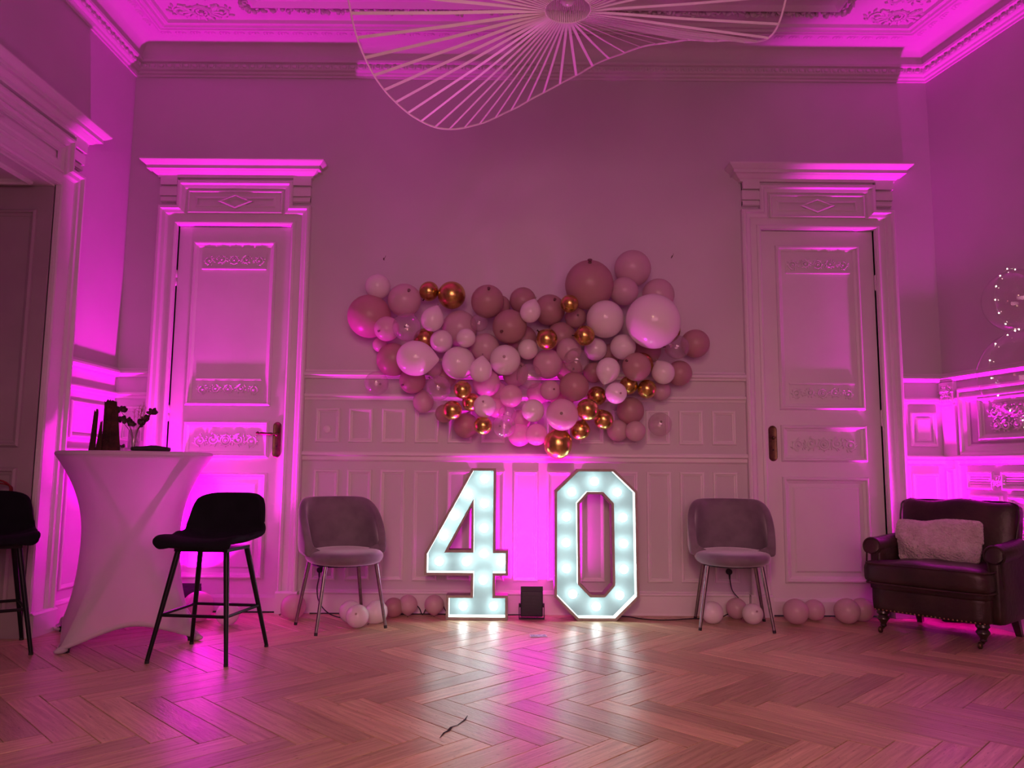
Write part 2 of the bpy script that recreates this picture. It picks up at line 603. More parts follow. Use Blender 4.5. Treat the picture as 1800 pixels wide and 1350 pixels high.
def panel(u0, v0, u1, v1, fr, parent, prof=P_PANEL, field=0.0, name='panel', m=None):
    mb = MB().rect(u0, v0, u1, v1, prof, fr)
    if field:
        i = prof[-1][0] + 0.012
        mb.rect(u0 + i, v0 + i, u1 - i, v1 - i, [(0, 0.0005), (0.012, field)], fr)
        i += 0.012
        mb.add([fr(u0 + i, v0 + i, field), fr(u1 - i, v0 + i, field), fr(u1 - i, v1 - i, field), fr(u0 + i, v1 - i, field)], [(0, 1, 2, 3)])
    return mb.build(name, m or PAINT, parent)


def wainscot(fr, parent, u0, u1):
    rail('cap_rail', P_CAP, 1.712, u0, u1, fr, parent)
    rail('frieze_rail', P_BAND, 1.547, u0, u1, fr, parent)
    rail('middle_rail', P_MID, 1.132, u0, u1, fr, parent)


def scroll_ornament(w, h, fr, rosette=True, seed=1, t=1.0, rows=1):
    """carved acanthus scroll relief centred on fr, lying on its w plane"""
    rg = random.Random(seed)
    mb = MB()
    R = h * 0.33

    def spiral(cx, cy, r, turns, a0, sgn, tr):
        pts, rad = [], []
        n = int(14 * turns)
        for i in range(n + 1):
            q = i / n
            a = a0 + sgn * turns * 2 * pi * q
            rr = r * (1 - 0.82 * q)
            pts.append((cx + rr * cos(a), cy + rr * sin(a), 0.004)); rad.append(tr * (1 - 0.5 * q))
        mb.tube(pts, rad, 5, True, fr)
        mb.ball((cx, cy, 0.004), (tr * 1.5, tr * 1.5, tr * 1.6), 6, 4, fr)

    def leaf(x, y, a, l, wd):
        mb.ball((x + cos(a) * l * .5, y + sin(a) * l * .5, 0.003), (l * .5, wd, 0.008 * t), 6, 4, fr, a)

    for s in (-1, 1):
        k = max(1, int(round((w * 0.5) / (h * 0.95))))
        step = w * 0.5 / (k + (0.5 if rosette else 0))
        for j in range(k):
            cx = s * (step * (j + (1.0 if rosette else 0.5)))
            cy = (-1) ** j * h * 0.04
            spiral(cx, cy, R, 1.6, pi / 2 * (1 if s > 0 else 1) + (pi if j % 2 else 0), s, 0.0075 * t)
            for q in range(9):
                a = q * 2 * pi / 9 + rg.uniform(-.3, .3)
                leaf(cx + R * .95 * cos(a), cy + R * .8 * sin(a), a + s * 0.9, h * rg.uniform(.14, .26), h * 0.045)
            # stem joining the next scroll
            mb.tube([(cx - s * step * .5, cy - R * .5, .003), (cx - s * step * .25, cy + R * .3, .004), (cx, cy + R, .004)], 0.005 * t, 5, True, fr)
    if rosette:
        for rr, tr in ((h * 0.30, 0.006), (h * 0.18, 0.005)):
            mb.tube([(rr * cos(a * pi / 8), rr * sin(a * pi / 8), 0.004) for a in range(17)], tr * t, 5, False, fr)
        mb.ball((0, 0, 0.006), (h * .09, h * .09, 0.012 * t), 8, 4, fr)
        for q in range(8):
            leaf(h * .30 * cos(q * pi / 4), h * .30 * sin(q * pi / 4), q * pi / 4, h * .14, h * .04)
    return mb


# ---- wainscot on the back wall between the doors
wainscot(FB, wall_back, C1 + 0.566, C2 - 0.566)
for i in range(13):
    u = -1.415 + i * 0.2383
    panel(u, 0.225, u + 0.178, 1.002, FB, wall_back)
    panel(u, 1.196, u + 0.175, 1.444, FB, wall_back)
# round cover plate in the first small panel
MB().lathe([(0.028, 0), (0.028, 0.006), (0.022, 0.010), (0.0, 0.011)], 16, ax=Frame(FB(-1.332, 1.29, 0.0), FB.u, FB.v, FB.w)).build('cover_plate', PAINT, wall_back, True)
# short runs beside the doors
wainscot(FB, wall_back, XL, C1 - 0.566)
wainscot(FB, wall_back, C2 + 0.566, XR)
panel(XL + 0.05, 1.196, C1 - 0.60, 1.444, FB, wall_back)
panel(XL + 0.05, 0.225, C1 - 0.60, 1.002, FB, wall_back)
panel(C2 + 0.62, 1.196, XR - 0.06, 1.444, FB, wall_back, field=0.008)
panel(C2 + 0.62, 0.225, XR - 0.06, 1.002, FB, wall_back)

# ---- left wall, short run between the doorway and the corner
wainscot(FL, wall_left, 4.90, D)
panel(4.99, 1.196, 5.46, 1.444, FL, wall_left)
panel(4.99, 0.225, 5.46, 1.002, FL, wall_left)

# ---- right wall, carved panelling
wainscot(FR, wall_right, 0, LR)
for k, u in enumerate((0.0, 1.20, 2.40)):
    pl = MB().box((u - 0.0, 0.17, 0), (u + 0.125, 1.49, 0.022), FR)
    pl.rect(u + 0.02, 0.26, u + 0.105, 1.04, P_PANEL, FR.off(0, 0, 0.022))
    pil = pl.build('pilaster', PAINT, wall_right)
    MB().box((u - 0.002, 1.49, 0), (u + 0.13, 1.655, 0.034), FR).build('capital', PAINT, wall_right)
    fo = FR.off(u + 0.064, 1.585, 0.036)
    mb = scroll_ornament(0.07, 0.10, fo, True, 30 + k, 1.3)
    for q in range(5):
        mb.ball((-0.045 + q * 0.0225, -0.055, 0.004), (0.010, 0.022, 0.012), 6, 4, fo)
    mb.build('capital_carving', PAINT, wall_right, True)
    if k == 2: break
    a, b = u + 0.145, u + 1.18
    panel(a, 1.12, b, 1.605, FR, wall_right, [(0, 0), (0.004, 0.02), (0.016, 0.03), (0.03, 0.028), (0.04, 0.014), (0.07, 0.012), (0.085, -0.0), (0.10, 0.0)])
    panel(a + 0.165, 1.225, b - 0.165, 1.525, FR, wall_right, P_DOOR)
    mbo = MB()
    wmid = (a + b) / 2
    for q, (du, dv) in enumerate(((-0.16, 0), (0.0, 0), (0.16, 0))):
        s = scroll_ornament(0.15, 0.13, FR.off(wmid + du, 1.41 + dv, 0.004), True, 40 + q + k * 7, 1.2); mbo.add(s.v, s.f)
        s = scroll_ornament(0.15, 0.11, FR.off(wmid + du, 1.32 + dv, 0.004), False, 60 + q + k * 7, 1.2); mbo.add(s.v, s.f)
    mbo.build('panel_carving', PAINT, wall_right, True)
    # fluted band with rosettes
    for fu in (a + 0.055, a + 0.345, a + 0.635):
        mb = MB().rect(fu - 0.02, 0.895, fu + 0.21, 1.02, P_PANEL, FR)
        for q in range(5):
            mb.tube([(fu, 0.925 + q * 0.0165, 0.002), (fu + 0.19, 0.925 + q * 0.0165, 0.002)], 0.0055, 6, True, FR)
        mb.build('fluting', PAINT, wall_right)
        scroll_ornament(0.07, 0.09, FR.off(fu + 0.24, 0.955, 0.002), True, 80 + int(fu * 100), 1.2).build('rosette', PAINT, wall_right, True)
    for q in range(3):
        lu = a + 0.045 + q * 0.325
        panel(lu, 0.225, lu + 0.28, 0.865, FR, wall_right, P_DOOR)
        mb = MB()
        for j in range(4):
            s = scroll_ornament(0.12, 0.11, FR.off(lu + 0.14, 0.34 + j * 0.135, 0.0), True, 90 + j, 1.2); mb.add(s.v, s.f)
        mb.build('panel_carving', PAINT, wall_right, True)

# ---- baseboards
def base(name, runs, label):
    mb = MB()
    for fr, u0, u1 in runs:
        mb.sweep([(u0, 0.165), (u1, 0.165)], P_BASE, False, fr)
    struct(mb.build(name, PAINT), label, 'baseboard')


base('baseboard_back', [(FB, C1 + 0.58, C2 - 0.58), (FB, XL, C1 - 0.58), (FB, C2 + 0.58, XR)], 'tall white baseboard along the back wall')
base('baseboard_left', [(FL, 4.91, D), (FL, YR, OY0 - 0.25)], 'tall white baseboard along the left wall')
base('baseboard_right', [(FR, 0, LR)], 'tall white baseboard along the right wall behind the armchair')


# ---- doors
def make_door(name, cx, hinge_side, label):
    """leaf set back in its opening; hinge_side -1 left, +1 right"""
    fr = FB.off(cx, 0, -0.018)
    leaf = struct(MB().box((-LW + 0.003, 0.006, -0.04), (LW - 0.003, DH - 0.003, 0), fr).build(name, PAINT), label, 'door')
    a = LW - 0.11
    panel(-a, 1.455, a, 2.682, fr, leaf, P_DOOR, name='upper_panel')
    panel(-a, 1.080, a, 1.347, fr, leaf, P_DOOR, name='middle_panel')
    panel(-a, 0.225, a, 0.974, fr, leaf, P_DOOR, field=0.010, name='lower_panel')
    # kick board
    MB().sweep([(-LW + 0.01, 0.12), (LW - 0.01, 0.12)], [(0, 0), (0, 0.010), (0.02, 0.018), (0.112, 0.018), (0.112, 0)], False, fr).build('kick_board', PAINT, leaf)
    b = a - 0.075
    for zc in (2.538, 1.578):
        hold = MB().box((-b, zc - 0.052, 0), (b, zc + 0.052, 0.004), fr)
        hold.sweep([(-b - 0.002, zc + (-0.062 if zc > 2 else 0.070)), (b + 0.002, zc + (-0.062 if zc > 2 else 0.070))], [(-0.008, 0), (-0.006, 0.012), (0.006, 0.012), (0.008, 0)], False, fr)
        hold.build('ornament_strip', PAINT, leaf)
        scroll_ornament(2 * b * 0.98, 0.098, fr.off(0, zc, 0.004), True, 7 + int(zc), 1.0).build('carved_scroll', PAINT, leaf, True)
    scroll_ornament(2 * b * 0.98, 0.125, fr.off(0, 1.207, 0.0), True, 12, 1.1).build('carved_scroll', PAINT, leaf, True)
    # hinges
    for hz in (2.40, 1.40, 0.38):
        u = hinge_side * (LW + 0.001)
        h = MB().lathe([(0.0, -0.062), (0.006, -0.058), (0.009, -0.05), (0.009, -0.002), (0.0075, 0), (0.009, 0.002), (0.009, 0.05), (0.006, 0.058), (0.0, 0.062)], 10,
                       ax=Frame(fr(u, hz, 0.014), (1, 0, 0), (0, 1, 0), (0, 0, 1)))
        h.build('hinge', PAINT, leaf, True)
    # lock plate
    s = -hinge_side
    pu = s * (LW - 0.052)
    pth = arc(0, pi, 0.030, 10, (0, 0.098)) + arc(pi, 2 * pi, 0.030, 10, (0, -0.098))
    pth = [(-p[0], p[1]) for p in pth]
    plate = MB().sweep(pth, [(0, 0), (0, 0.005), (0.004, 0.008), (0.008, 0.006), (0.0299, 0.0065)], True, fr.off(pu, 1.212, 0))
    pl = plate.build('lock_plate', BRASS_OLD, leaf, True)
    MB().lathe([(0.013, 0.005), (0.013, 0.018), (0.009, 0.022), (0.009, 0.044), (0.0, 0.046)], 12, ax=fr.off(pu, 1.252, 0)).build('spindle', BRASS_OLD, pl, True)
    if name == 'door_1':
        pts = [(pu, 1.252, 0.042)] + [(pu - s * x, 1.252 + y, 0.046) for x, y in ((0.02, 0.0), (0.03, .0), (0.06, 0.002), (0.085, 0.003), (0.105, 0.005), (0.115, 0.005), (0.125, 0.006), (0.132, 0.006), (0.14, 0.007))]
        MB().tube(pts, [0.006, 0.006, 0.011, 0.0075, 0.0105, 0.009, 0.0055, 0.012, 0.012, 0.003], 10, True, fr).build('lever', BRASS_OLD, pl, True)
    MB().lathe([(0.006, 0.006), (0.006, 0.0085), (0.0, 0.0085)], 10, ax=fr.off(pu, 1.165, 0)).build('keyhole', GAP, pl)
    # dark reveal behind the gap round the leaf
    MB().box((-LW - 0.01, 0, -0.12), (LW + 0.01, DH + 0.01, -0.045), fr).build('rebate', GAP, leaf)
    return leaf


make_door('door_1', C1, -1, 'tall white panelled door with bronze lever behind the high table')
make_door('door_2', C2, 1, 'tall white panelled door with bronze plate beside the armchair')


def surround(name, fr, hw, top, label, cw=0.145, plinth=0.14):
    """eared architrave, frieze with diamond, and cornice; hw half width of opening, top its height"""
    o = hw + cw
    e = top + 0.145                   # height where the ears step in
    n = o - 0.136                     # half width of the frieze
    t2 = top + 0.335
    mb = MB()
    for s in (-1, 1):
        mb.box((min(s * hw, s * (o - 0.006)), 0.002, -0.002), (max(s * hw, s * (o - 0.006)), e - 0.006, 0.02), fr)
    mb.box((-hw, top, -0.002), (hw, e - 0.006, 0.02), fr)
    mb.box((-n + 0.006, e - 0.006, -0.002), (n - 0.006, t2 + 0.022, 0.02), fr)
    root = struct(mb.build(name, PAINT), label, 'door frame')
    MB().sweep([(-o, plinth), (-o, e), (-n, e), (-n, t2), (n, t2), (n, e), (o, e), (o, plinth)], P_ARCH, False, fr).build('architrave', PAINT, root)
    MB().sweep([(-hw - 0.035, plinth), (-hw - 0.035, top + 0.035), (hw + 0.035, top + 0.035), (hw + 0.035, plinth)],
               [(0, 0.02), (0.004, 0.030), (0.018, 0.036), (0.030, 0.030), (0.035, 0.0), (0.035, -0.03)], False, fr).build('inner_bead', PAINT, root)
    # frieze panel
    pf = fr.off(0, 0, 0.02)
    i0, i1 = top + 0.085, t2 - 0.07
    m = MB().rect(-n + 0.075, i0, n - 0.075, i1, [(0, 0), (0.002, 0.012), (0.012, 0.016), (0.020, 0.004), (0.03, -0.004), (0.04, 0)], pf)
    m.rect(-n + 0.13, i0 + 0.05, n - 0.13, i1 - 0.045, [(0, 0), (0.012, 0.007), (0.02, 0.007)], pf)
    m.build('frieze_panel', PAINT, root)
    zc = (i0 + i1) / 2 + 0.004
    k = 0.135 * n / 0.43
    MB().sweep([(-k, zc), (0, zc + 0.058), (k, zc), (0, zc - 0.058)], [(0, 0), (0.004, 0.016), (0.012, 0.018), (0.022, 0.004), (0.028, 0.004)], True, pf).build('diamond', PAINT, root)
    # stepped ears under the cornice
    for s in (-1, 1):
        a, b = (s * n, s * (o - 0.012))
        lo, hi = min(a, b), max(a, b)
        m = MB().box((lo, e + 0.03, 0), (hi, t2 + 0.03, 0.018), fr)
        m.box((lo, t2 - 0.035, 0), (hi + (0.008 if s > 0 else 0), t2 + 0.03, 0.05), fr)
        m.box((lo - (0.006 if s < 0 else 0), t2 - 0.115, 0), (hi + (0.006 if s > 0 else 0), t2 - 0.05, 0.04), fr)
        m.box((lo, e + 0.035, 0), (hi, e + 0.065, 0.032), fr)
        m.build('ear', PAINT, root)
    # cornice: profile swept round three sides in plan
    z0 = t2 + 0.02
    cp = [(0.0, z0), (0.012, z0), (0.016, z0 + 0.016), (0.030, z0 + 0.022), (0.050, z0 + 0.040), (0.054, z0 + 0.046), (0.075, z0 + 0.048), (0.075, z0 + 0.072),
          (0.084, z0 + 0.076), (0.108, z0 + 0.096), (0.114, z0 + 0.104), (0.114, z0 + 0.112), (0.0, z0 + 0.116)]
    plan = Frame(fr.o, fr.u, fr.w, fr.v)
    h = o - 0.005
    MB().sweep([(h, 0), (h, 0.035), (-h, 0.035), (-h, 0)], cp, False, plan, caps=False).box((-h, 0, z0), (h, 0.035, z0 + 0.116), plan).build('cornice', PAINT, root)
    for s in (-1, 1):
        a, b = s * (hw + 0.002), s * (o + 0.01)
        m = MB().box((min(a, b), 0, 0), (max(a, b), plinth, 0.062), fr)
        m.sweep([(min(a, b), plinth + 0.012), (max(a, b), plinth + 0.012)], [(0, 0), (0, 0.05), (0.012, 0.064)], False, fr)
        m.build('plinth', PAINT, root)
    return root


surround('trim_2', FB.off(C1, 0, 0), LW, DH, 'white eared door frame with diamond frieze around the left door')
surround('trim_3', FB.off(C2, 0, 0), LW, DH, 'white eared door frame with diamond frieze around the right door')
yc = (OY0 + OY1) / 2
surround('trim_4', FL.off(yc, 0, 0), (OY1 - OY0) / 2, OZ, 'wide white door frame with heavy cornice on the left wall', cw=0.235, plinth=0.13)

# ---- deep doorway on the left: panelled reveal, soffit and closed leaves
FJ = Frame((XL, OY1 - 0.001, 0), (-1, 0, 0), (0, 0, 1), (0, -1, 0))     # reveal facing the room's rear
rv = struct(MB().box((0.005, 0, -0.001), (0.50, OZ - 0.014, 0.012), FJ).build('trim_5', SHADED_PAINT), 'panelled reveal inside the left doorway', 'door reveal')
panel(0.09, 1.12, 0.44, 2.60, FJ.off(0, 0, 0.012), rv, P_DOOR, m=SHADED_PAINT)
panel(0.09, 0.72, 0.44, 1.00, FJ.off(0, 0, 0.012), rv, P_DOOR, m=SHADED_PAINT)
panel(0.09, 0.16, 0.44, 0.62, FJ.off(0, 0, 0.012), rv, P_DOOR, m=SHADED_PAINT)
FS = Frame((XL, OY0, OZ), (0, 1, 0), (-1, 0, 0), (0, 0, -1))
sf = struct(MB().box((0, 0.005, 0), (OY1 - OY0, 0.5, 0.012), FS).build('trim_6', PAINT), 'panelled soffit inside the left doorway', 'door soffit')
for q in range(2):
    panel(0.08 + q * 0.83, 0.09, 0.80 + q * 0.83, 0.43, FS.off(0, 0, 0.012), sf, P_DOOR)
FD = FL.off(yc, 0, -0.50)
d3 = struct(MB().box((-0.855, 0.004, -0.04), (0.855, OZ, 0), FD).build('door_3', SHADED_PAINT), 'closed double door deep inside the left doorway', 'door')
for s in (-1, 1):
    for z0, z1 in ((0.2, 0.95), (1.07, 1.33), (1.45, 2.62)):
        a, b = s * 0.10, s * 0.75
        panel(min(a, b), z0, max(a, b), z1, FD, d3, P_DOOR, m=SHADED_PAINT)

# ---- crown moulding with egg and dart, cove
P_CROWN = [(0, 3.955), (0.012, 3.955), (0.016, 3.968), (0.030, 3.974), (0.036, 3.986), (0.050, 3.990), (0.060, 4.000), (0.064, 4.034), (0.084, 4.040), (0.090, 4.054), (0.074, 4.062)]
P_CROWN += [(0.074 + 0.13 * (1 - cos(a)), 4.062 + 0.108 * sin(a)) for a in [pi / 2 * i / 8 for i in range(1, 9)]]
crown = struct(MB().sweep(ROOM, P_CROWN, True, ID).build('trim_1', CEIL, smooth=True), 'moulded crown cornice with cove around the top of the walls', 'cornice')
mb = MB()
def eggs(fr, u0, u1):
    n = int((u1 - u0) / 0.062)
    for i in range(n):
        u = u0 + (i + .5) * (u1 - u0) / n
        mb.ball((u, 4.016, 0.058), (0.021, 0.017, 0.016), 7, 4, fr)
        mb.ball((u + 0.031, 4.016, 0.058), (0.005, 0.018, 0.013), 5, 4, fr)
eggs(FB, XL + 0.06, XR - 0.06); eggs(FL, 2.0, D - 0.06); eggs(FR, 0.06, 3.0)
tag(mb.build('egg_and_dart', CEIL, crown, True), kind='stuff')


# ---- ceiling frames
def inset(d):
    """room outline moved inwards"""
    n = len(ROOM); out = []
    for i in range(n):
        p = Vector(ROOM[i]); a = (p - Vector(ROOM[i - 1])).normalized(); b = (Vector(ROOM[(i + 1) % n]) - p).normalized()
        na, nb = Vector((a.y, -a.x)), Vector((b.y, -b.x))
        m = (na + nb) / (1 + na.dot(nb))
        out.append((p.x + m.x * d, p.y + m.y * d))
    return out


CF = Frame((0, 0, ZC), (1, 0, 0), (0, 1, 0), (0, 0, -1))
prof = [(0, 0), (0.004, 0.012), (0.016, 0.020), (0.03, 0.020), (0.036, 0.010), (0.050, 0.010), (0.056, 0.024), (0.076, 0.028), (0.084, 0.014), (0.098, 0.012), (0.108, 0.022), (0.124, 0.022), (0.132, 0)]
MB().sweep(inset(0.285), prof, True, CF).build('ceiling_frame', CEIL, ceiling)
# running scroll strip outside the frame
mb = MB()
def strip(fr, u0, u1, v):
    n = int((u1 - u0) / 0.105)
    for i in range(n):
        u = u0 + (i + .5) * (u1 - u0) / n
        for j in range(3):
            r = 0.036 - j * 0.011
            mb.tube([(u - 0.03 + r * cos(a) + j * 0.012, v + r * 0.75 * sin(a), 0.001) for a in [pi * 1.15 * k / 6 for k in range(7)]], 0.0042, 4, True, fr)
CB = Frame((0, D, ZC), (1, 0, 0), (0, -1, 0), (0, 0, -1))
strip(CB, XL + 0.3, XR - 0.25, 0.245)
CL = Frame((XL, 0, ZC), (0, 1, 0), (1, 0, 0), (0, 0, -1))
strip(CL, 3.2, D - 0.3, 0.245)
CR = Frame((XR, D, ZC), FR.u, FR.w, (0, 0, -1))
strip(CR, 0.25, 2.2, 0.245)
tag(mb.build('scroll_strip', CEIL, ceiling, True), kind='stuff')
# inner field: garlanded frame
GX0, GX1, GY1, GY0 = -1.86, 2.28, 5.0, 0.6
gp = [(GX0, GY0), (GX0, GY1), (GX1, GY1), (GX1, GY0)]
MB().sweep(gp, [(0.05, 0), (0.054, 0.03), (0.075, 0.04), (0.09, 0.03), (0.11, 0.016), (0.15, 0.014), (0.16, 0.022), (0.18, 0.022), (0.19, 0)], True, CF).build('inner_frame', CEIL, ceiling)
mb = MB()
rg = random.Random(11)
def garland(p, q):
    L = (Vector(q) - Vector(p)).length
    n = int(L / 0.034)
    d = (Vector(q) - Vector(p)).normalized(); nn = Vector((d.y, -d.x))
    for i in range(n):
        c = Vector(p) + d * ((i + .5) * L / n)
        for k in range(2):
            w = c + nn * (0.012 + rg.uniform(-0.03, 0.035))
            mb.ball((w.x, w.y, 0.012), (rg.uniform(.016, .03), rg.uniform(.008, .013), rg.uniform(.016, .032)), 5, 4, CF, atan2(d.y, d.x) + rg.uniform(-1.2, 1.2))
garland((GX0, 3.4), (GX0, GY1)); garland((GX0, GY1), (GX1, GY1)); garland((GX1, GY1), (GX1, 3.2))
tag(mb.build('leaf_garland', CEIL, ceiling, True), kind='stuff')
for s, cx in ((1, -2.18), (-1, 2.66)):
    mb = MB()
    for k, (dx, dy, ww, hh) in enumerate(((0, 0.10, 0.42, 0.20), (0.02, -0.10, 0.36, 0.18), (0.0, -0.28, 0.26, 0.16))):
        o = scroll_ornament(ww, hh, Frame((cx + s * dx, 4.93 + dy, ZC), (1, 0, 0), (0, -1, 0), (0, 0, -1)), k == 0, 20 + k, 2.0)
        mb.add(o.v, o.f)
    for q in range(9):
        a = pi * q / 8
        mb.ball((cx + 0.11 * cos(a), 5.02 + 0.07 * sin(a), 0.006), (0.05, 0.014, 0.016), 6, 4, CF, a)
    mb.build('corner_carving', CEIL, ceiling, True)


# ================================================================ LIGHT FIXTURES
CASE = mat('black_plastic', (0.012, 0.014, 0.02), 0.5, col2=(0.018, 0.020, 0.028), vs=15)
LENS = emit_mat('magenta_led', (1.0, 0.02, 0.85), 3.0)


def uplight(loc, rz, power, label, tilt=14, spread=108, lean=0):
    """small LED flood standing on the floor, lens up and leaning to the wall"""
    root = empty('uplight', loc, rz)
    tag(root, label, 'uplight', 'magenta uplights along the walls')
    rbox('case', (0.150, 0.085, 0.170), 0.008, CASE, root, (0, 0, 0.1055))
    m = MB()
    for k in range(6):
        m.box((-0.06, -0.0445, 0.05 + k * 0.022), (0.06, -0.0425, 0.054 + k * 0.022))
    m.build('cooling_fins', CASE, root)
    for s in (-1, 1):
        MB().tube([(s * 0.072, 0, 0.09), (s * 0.088, 0, 0.09)], [0.014, 0.014], 10).build('knob', RUBBER, root, True)
    MB().box((-0.088, -0.02, 0.0), (0.088, 0.02, 0.006)).box((-0.088, -0.012, 0), (-0.083, 0.012, 0.09)).box((0.083, -0.012, 0), (0.088, 0.012, 0.09)).build('bracket', CASE, root)
    MB().box((-0.075, -0.0425, 0.190), (0.075, -0.0385, 0.222)).box((-0.075, -0.0385, 0.190), (-0.071, 0.03, 0.212)).box((0.071, -0.0385, 0.190), (0.075, 0.03, 0.212)).build('added_hood', CASE, root)  # lips added to hide the lens glow from the room
    rbox('lens', (0.125, 0.060, 0.008), 0.003, LENS, root, (0, 0, 0.1985))
    l = bpy.data.lights.new('uplight_beam', 'AREA')
    l.shape = 'RECTANGLE'; l.size, l.size_y = 0.11, 0.05
    l.energy = power; l.color = UP_COLOR; l.spread = radians(spread)
    lo = bpy.data.objects.new('uplight_beam', l)
    lo.location = (0, 0, 0.206)
    lo.rotation_euler = (radians(180 - tilt), radians(lean), 0)
    link(lo, root)
    return root


uplight((0.145, 5.385, 0), 0, UP_MID, 'black uplight box on the floor between the 4 and the 0', tilt=-7, spread=172)
uplight((-2.215, 5.415, 0), 0, UP_LEFT, 'uplight on the floor behind the white high table', tilt=0)
uplight((3.050, 5.395, 0), radians(-12), UP_RIGHT, 'uplight on the floor in the corner behind the armchair', tilt=0, spread=96, lean=13)

# ================================================================ NUMBER LIGHTS
TRAY = mat('pale_tray_back', (0.165, 0.222, 0.230), 0.6, col2=(0.185, 0.245, 0.253), vs=6)
RIMM = mat('raw_wood_edge', (0.30, 0.26, 0.22), 0.6, col2=(0.36, 0.32, 0.27), vs=25)
BULBM = emit_mat('bulb_glow', (0.86, 1.0, 0.99), BULB)
SOCK = mat('white_socket', (0.75, 0.78, 0.78), 0.5, col2=(0.8, 0.82, 0.82), vs=20)


def fill_poly(loops, y, name, matl, parent):
    bm = bmesh.new()
    for lp in loops:
        vs = [bm.verts.new((p[0], y, p[1])) for p in lp]
        for i in range(len(vs)): bm.edges.new((vs[i - 1], vs[i]))
    bmesh.ops.triangle_fill(bm, use_beauty=True, use_dissolve=False, edges=bm.edges)
    me = bpy.data.meshes.new(name); bm.to_mesh(me); bm.free()
    me.materials.append(matl)
    return link(bpy.data.objects.new(name, me), parent)


def marquee(name, outer, hole, bulbs, loc, label):
    """light box: thin front rim, deep sides, back panel and globe bulbs. loops clockwise / counter-clockwise"""
    root = empty(name, loc)
    tag(root, label, 'number light', 'light-up numbers spelling 40')
    fr = Frame((0, 0, 0), (1, 0, 0), (0, 0, 1), (0, -1, 0))     # w towards the room
    DP, T = 0.12, 0.017
    pr = [(0, 0), (0, DP), (T, DP), (T, 0.012)]
    MB().sweep(outer, pr, True, fr).build('outer_rim', RIMM, root)
    MB().sweep(hole, pr, True, fr).build('inner_rim', RIMM, root)
    # white inside faces of the rims
    ins = [(T + 0.0006, 0.014), (T + 0.0006, DP - 0.004)]
    MB().sweep(outer, ins, True, fr).sweep(hole, ins, True, fr).build('lining', SOCK, root)
    fill_poly([outer, hole], -0.012, 'back_panel', TRAY, root)
    fill_poly([outer, hole], 0.0, 'back_board', RIMM, root)
    bm_ = MB().ball((0, 0, 0), 0.029, 12, 8).mesh('bulb', BULBM, 'all')
    sm_ = MB().lathe([(0.019, 0), (0.019, 0.014), (0.015, 0.026)], 12, ax=Frame((0, 0, 0), (1, 0, 0), (0, 0, 1), (0, -1, 0))).mesh('socket', SOCK, True)
    for u, v in bulbs:
        s = bpy.data.objects.new('socket', sm_); s.location = (u, -0.012, v); link(s, root)
        b = bpy.data.objects.new('bulb', bm_); b.location = (0, -0.046, 0); link(b, s)
    return root


four_o = [(-0.272, 1.018), (-0.104, 1.018), (-0.104, 0.462), (-0.017, 0.462), (-0.017, 0.294), (-0.104, 0.294), (-0.104, 0.163), (-0.017, 0.163), (-0.017, 0.001),
          (-0.435, 0.001), (-0.435, 0.163), (-0.270, 0.163), (-0.270, 0.294), (-0.587, 0.294), (-0.587, 0.440)]
four_h = [(-0.270, 0.755), (-0.424, 0.464), (-0.270, 0.464)]
four_b = [(-0.186, 0.945), (-0.300, 0.838), (-0.186, 0.774), (-0.391, 0.691), (-0.186, 0.607), (-0.462, 0.552), (-0.186, 0.434), (-0.491, 0.380), (-0.305, 0.380), (-0.066, 0.380), (-0.188, 0.256), (-0.322, 0.083), (-0.115, 0.083)]
zero_o = [(0.455, 1.018), (0.708, 1.018), (0.866, 0.866), (0.872, 0.156), (0.714, 0.001), (0.454, 0.001), (0.297, 0.156), (0.297, 0.866)]
zero_h = [(0.530, 0.845), (0.469, 0.778), (0.474, 0.246), (0.546, 0.173), (0.632, 0.173), (0.692, 0.241), (0.687, 0.778), (0.624, 0.845)]
zero_b = [(0.578, 0.933), (0.420, 0.859), (0.735, 0.859), (0.383, 0.688), (0.774, 0.686), (0.381, 0.512), (0.777, 0.509), (0.383, 0.338), (0.777, 0.335), (0.426, 0.167), (0.746, 0.162), (0.586, 0.086)]
marquee('number_four', four_o, four_h, four_b, (0, 5.44, 0), 'lit white figure four with globe bulbs, left of the black uplight box')
marquee('number_zero', zero_o, zero_h, zero_b, (0, 5.44, 0), 'lit white eight-sided figure zero with globe bulbs, right of the uplight box')

# ================================================================ BALLOONS
LATEX = {
    'white': latex_mat('white_latex', (0.90, 0.85, 0.83), 0.30, 0.16),
    'blush': latex_mat('blush_latex', (0.78, 0.61, 0.62), 0.45, 0.26),
    'rose': latex_mat('dusty_rose_latex', (0.60, 0.38, 0.37), 0.40, 0.34),
    'gold': mat('chrome_gold_latex', (0.58, 0.42, 0.11), 0.27, 1.0, col2=(0.64, 0.47, 0.14), vs=9),
    'clear': clear_mat('clear_latex', (0.95, 0.88, 0.90), 0.10, 0.07),
}
KNOT = {k: mat(k + '_knot', c, 0.5, col2=tuple(x * 0.8 for x in c), vs=60) for k, c in
        {'white': (0.35, 0.25, 0.24), 'blush': (0.22, 0.12, 0.12), 'rose': (0.16, 0.07, 0.07), 'gold': (0.05, 0.03, 0.02), 'clear': (0.20, 0.13, 0.13)}.items()}


def balloon_mesh(stretch, m):
    """unit balloon: round end at +z, neck at -z drawn out by stretch"""
    pr = [(sin(pi / 2 * i / 10), cos(pi / 2 * i / 10)) for i in range(11)]
    for i in range(1, 13):
        q = i / 12
        r = cos(pi / 2 * q ** 1.28) if stretch > 1.01 else sqrt(max(0, 1 - q * q))
        pr.append((max(r, 0.0), -stretch * q))
    pr[0] = (0.0, 1.0)
    pr[-1] = (0.0, -stretch)
    return MB().lathe(pr, 32, caps=False).mesh('balloon', m, 'all')


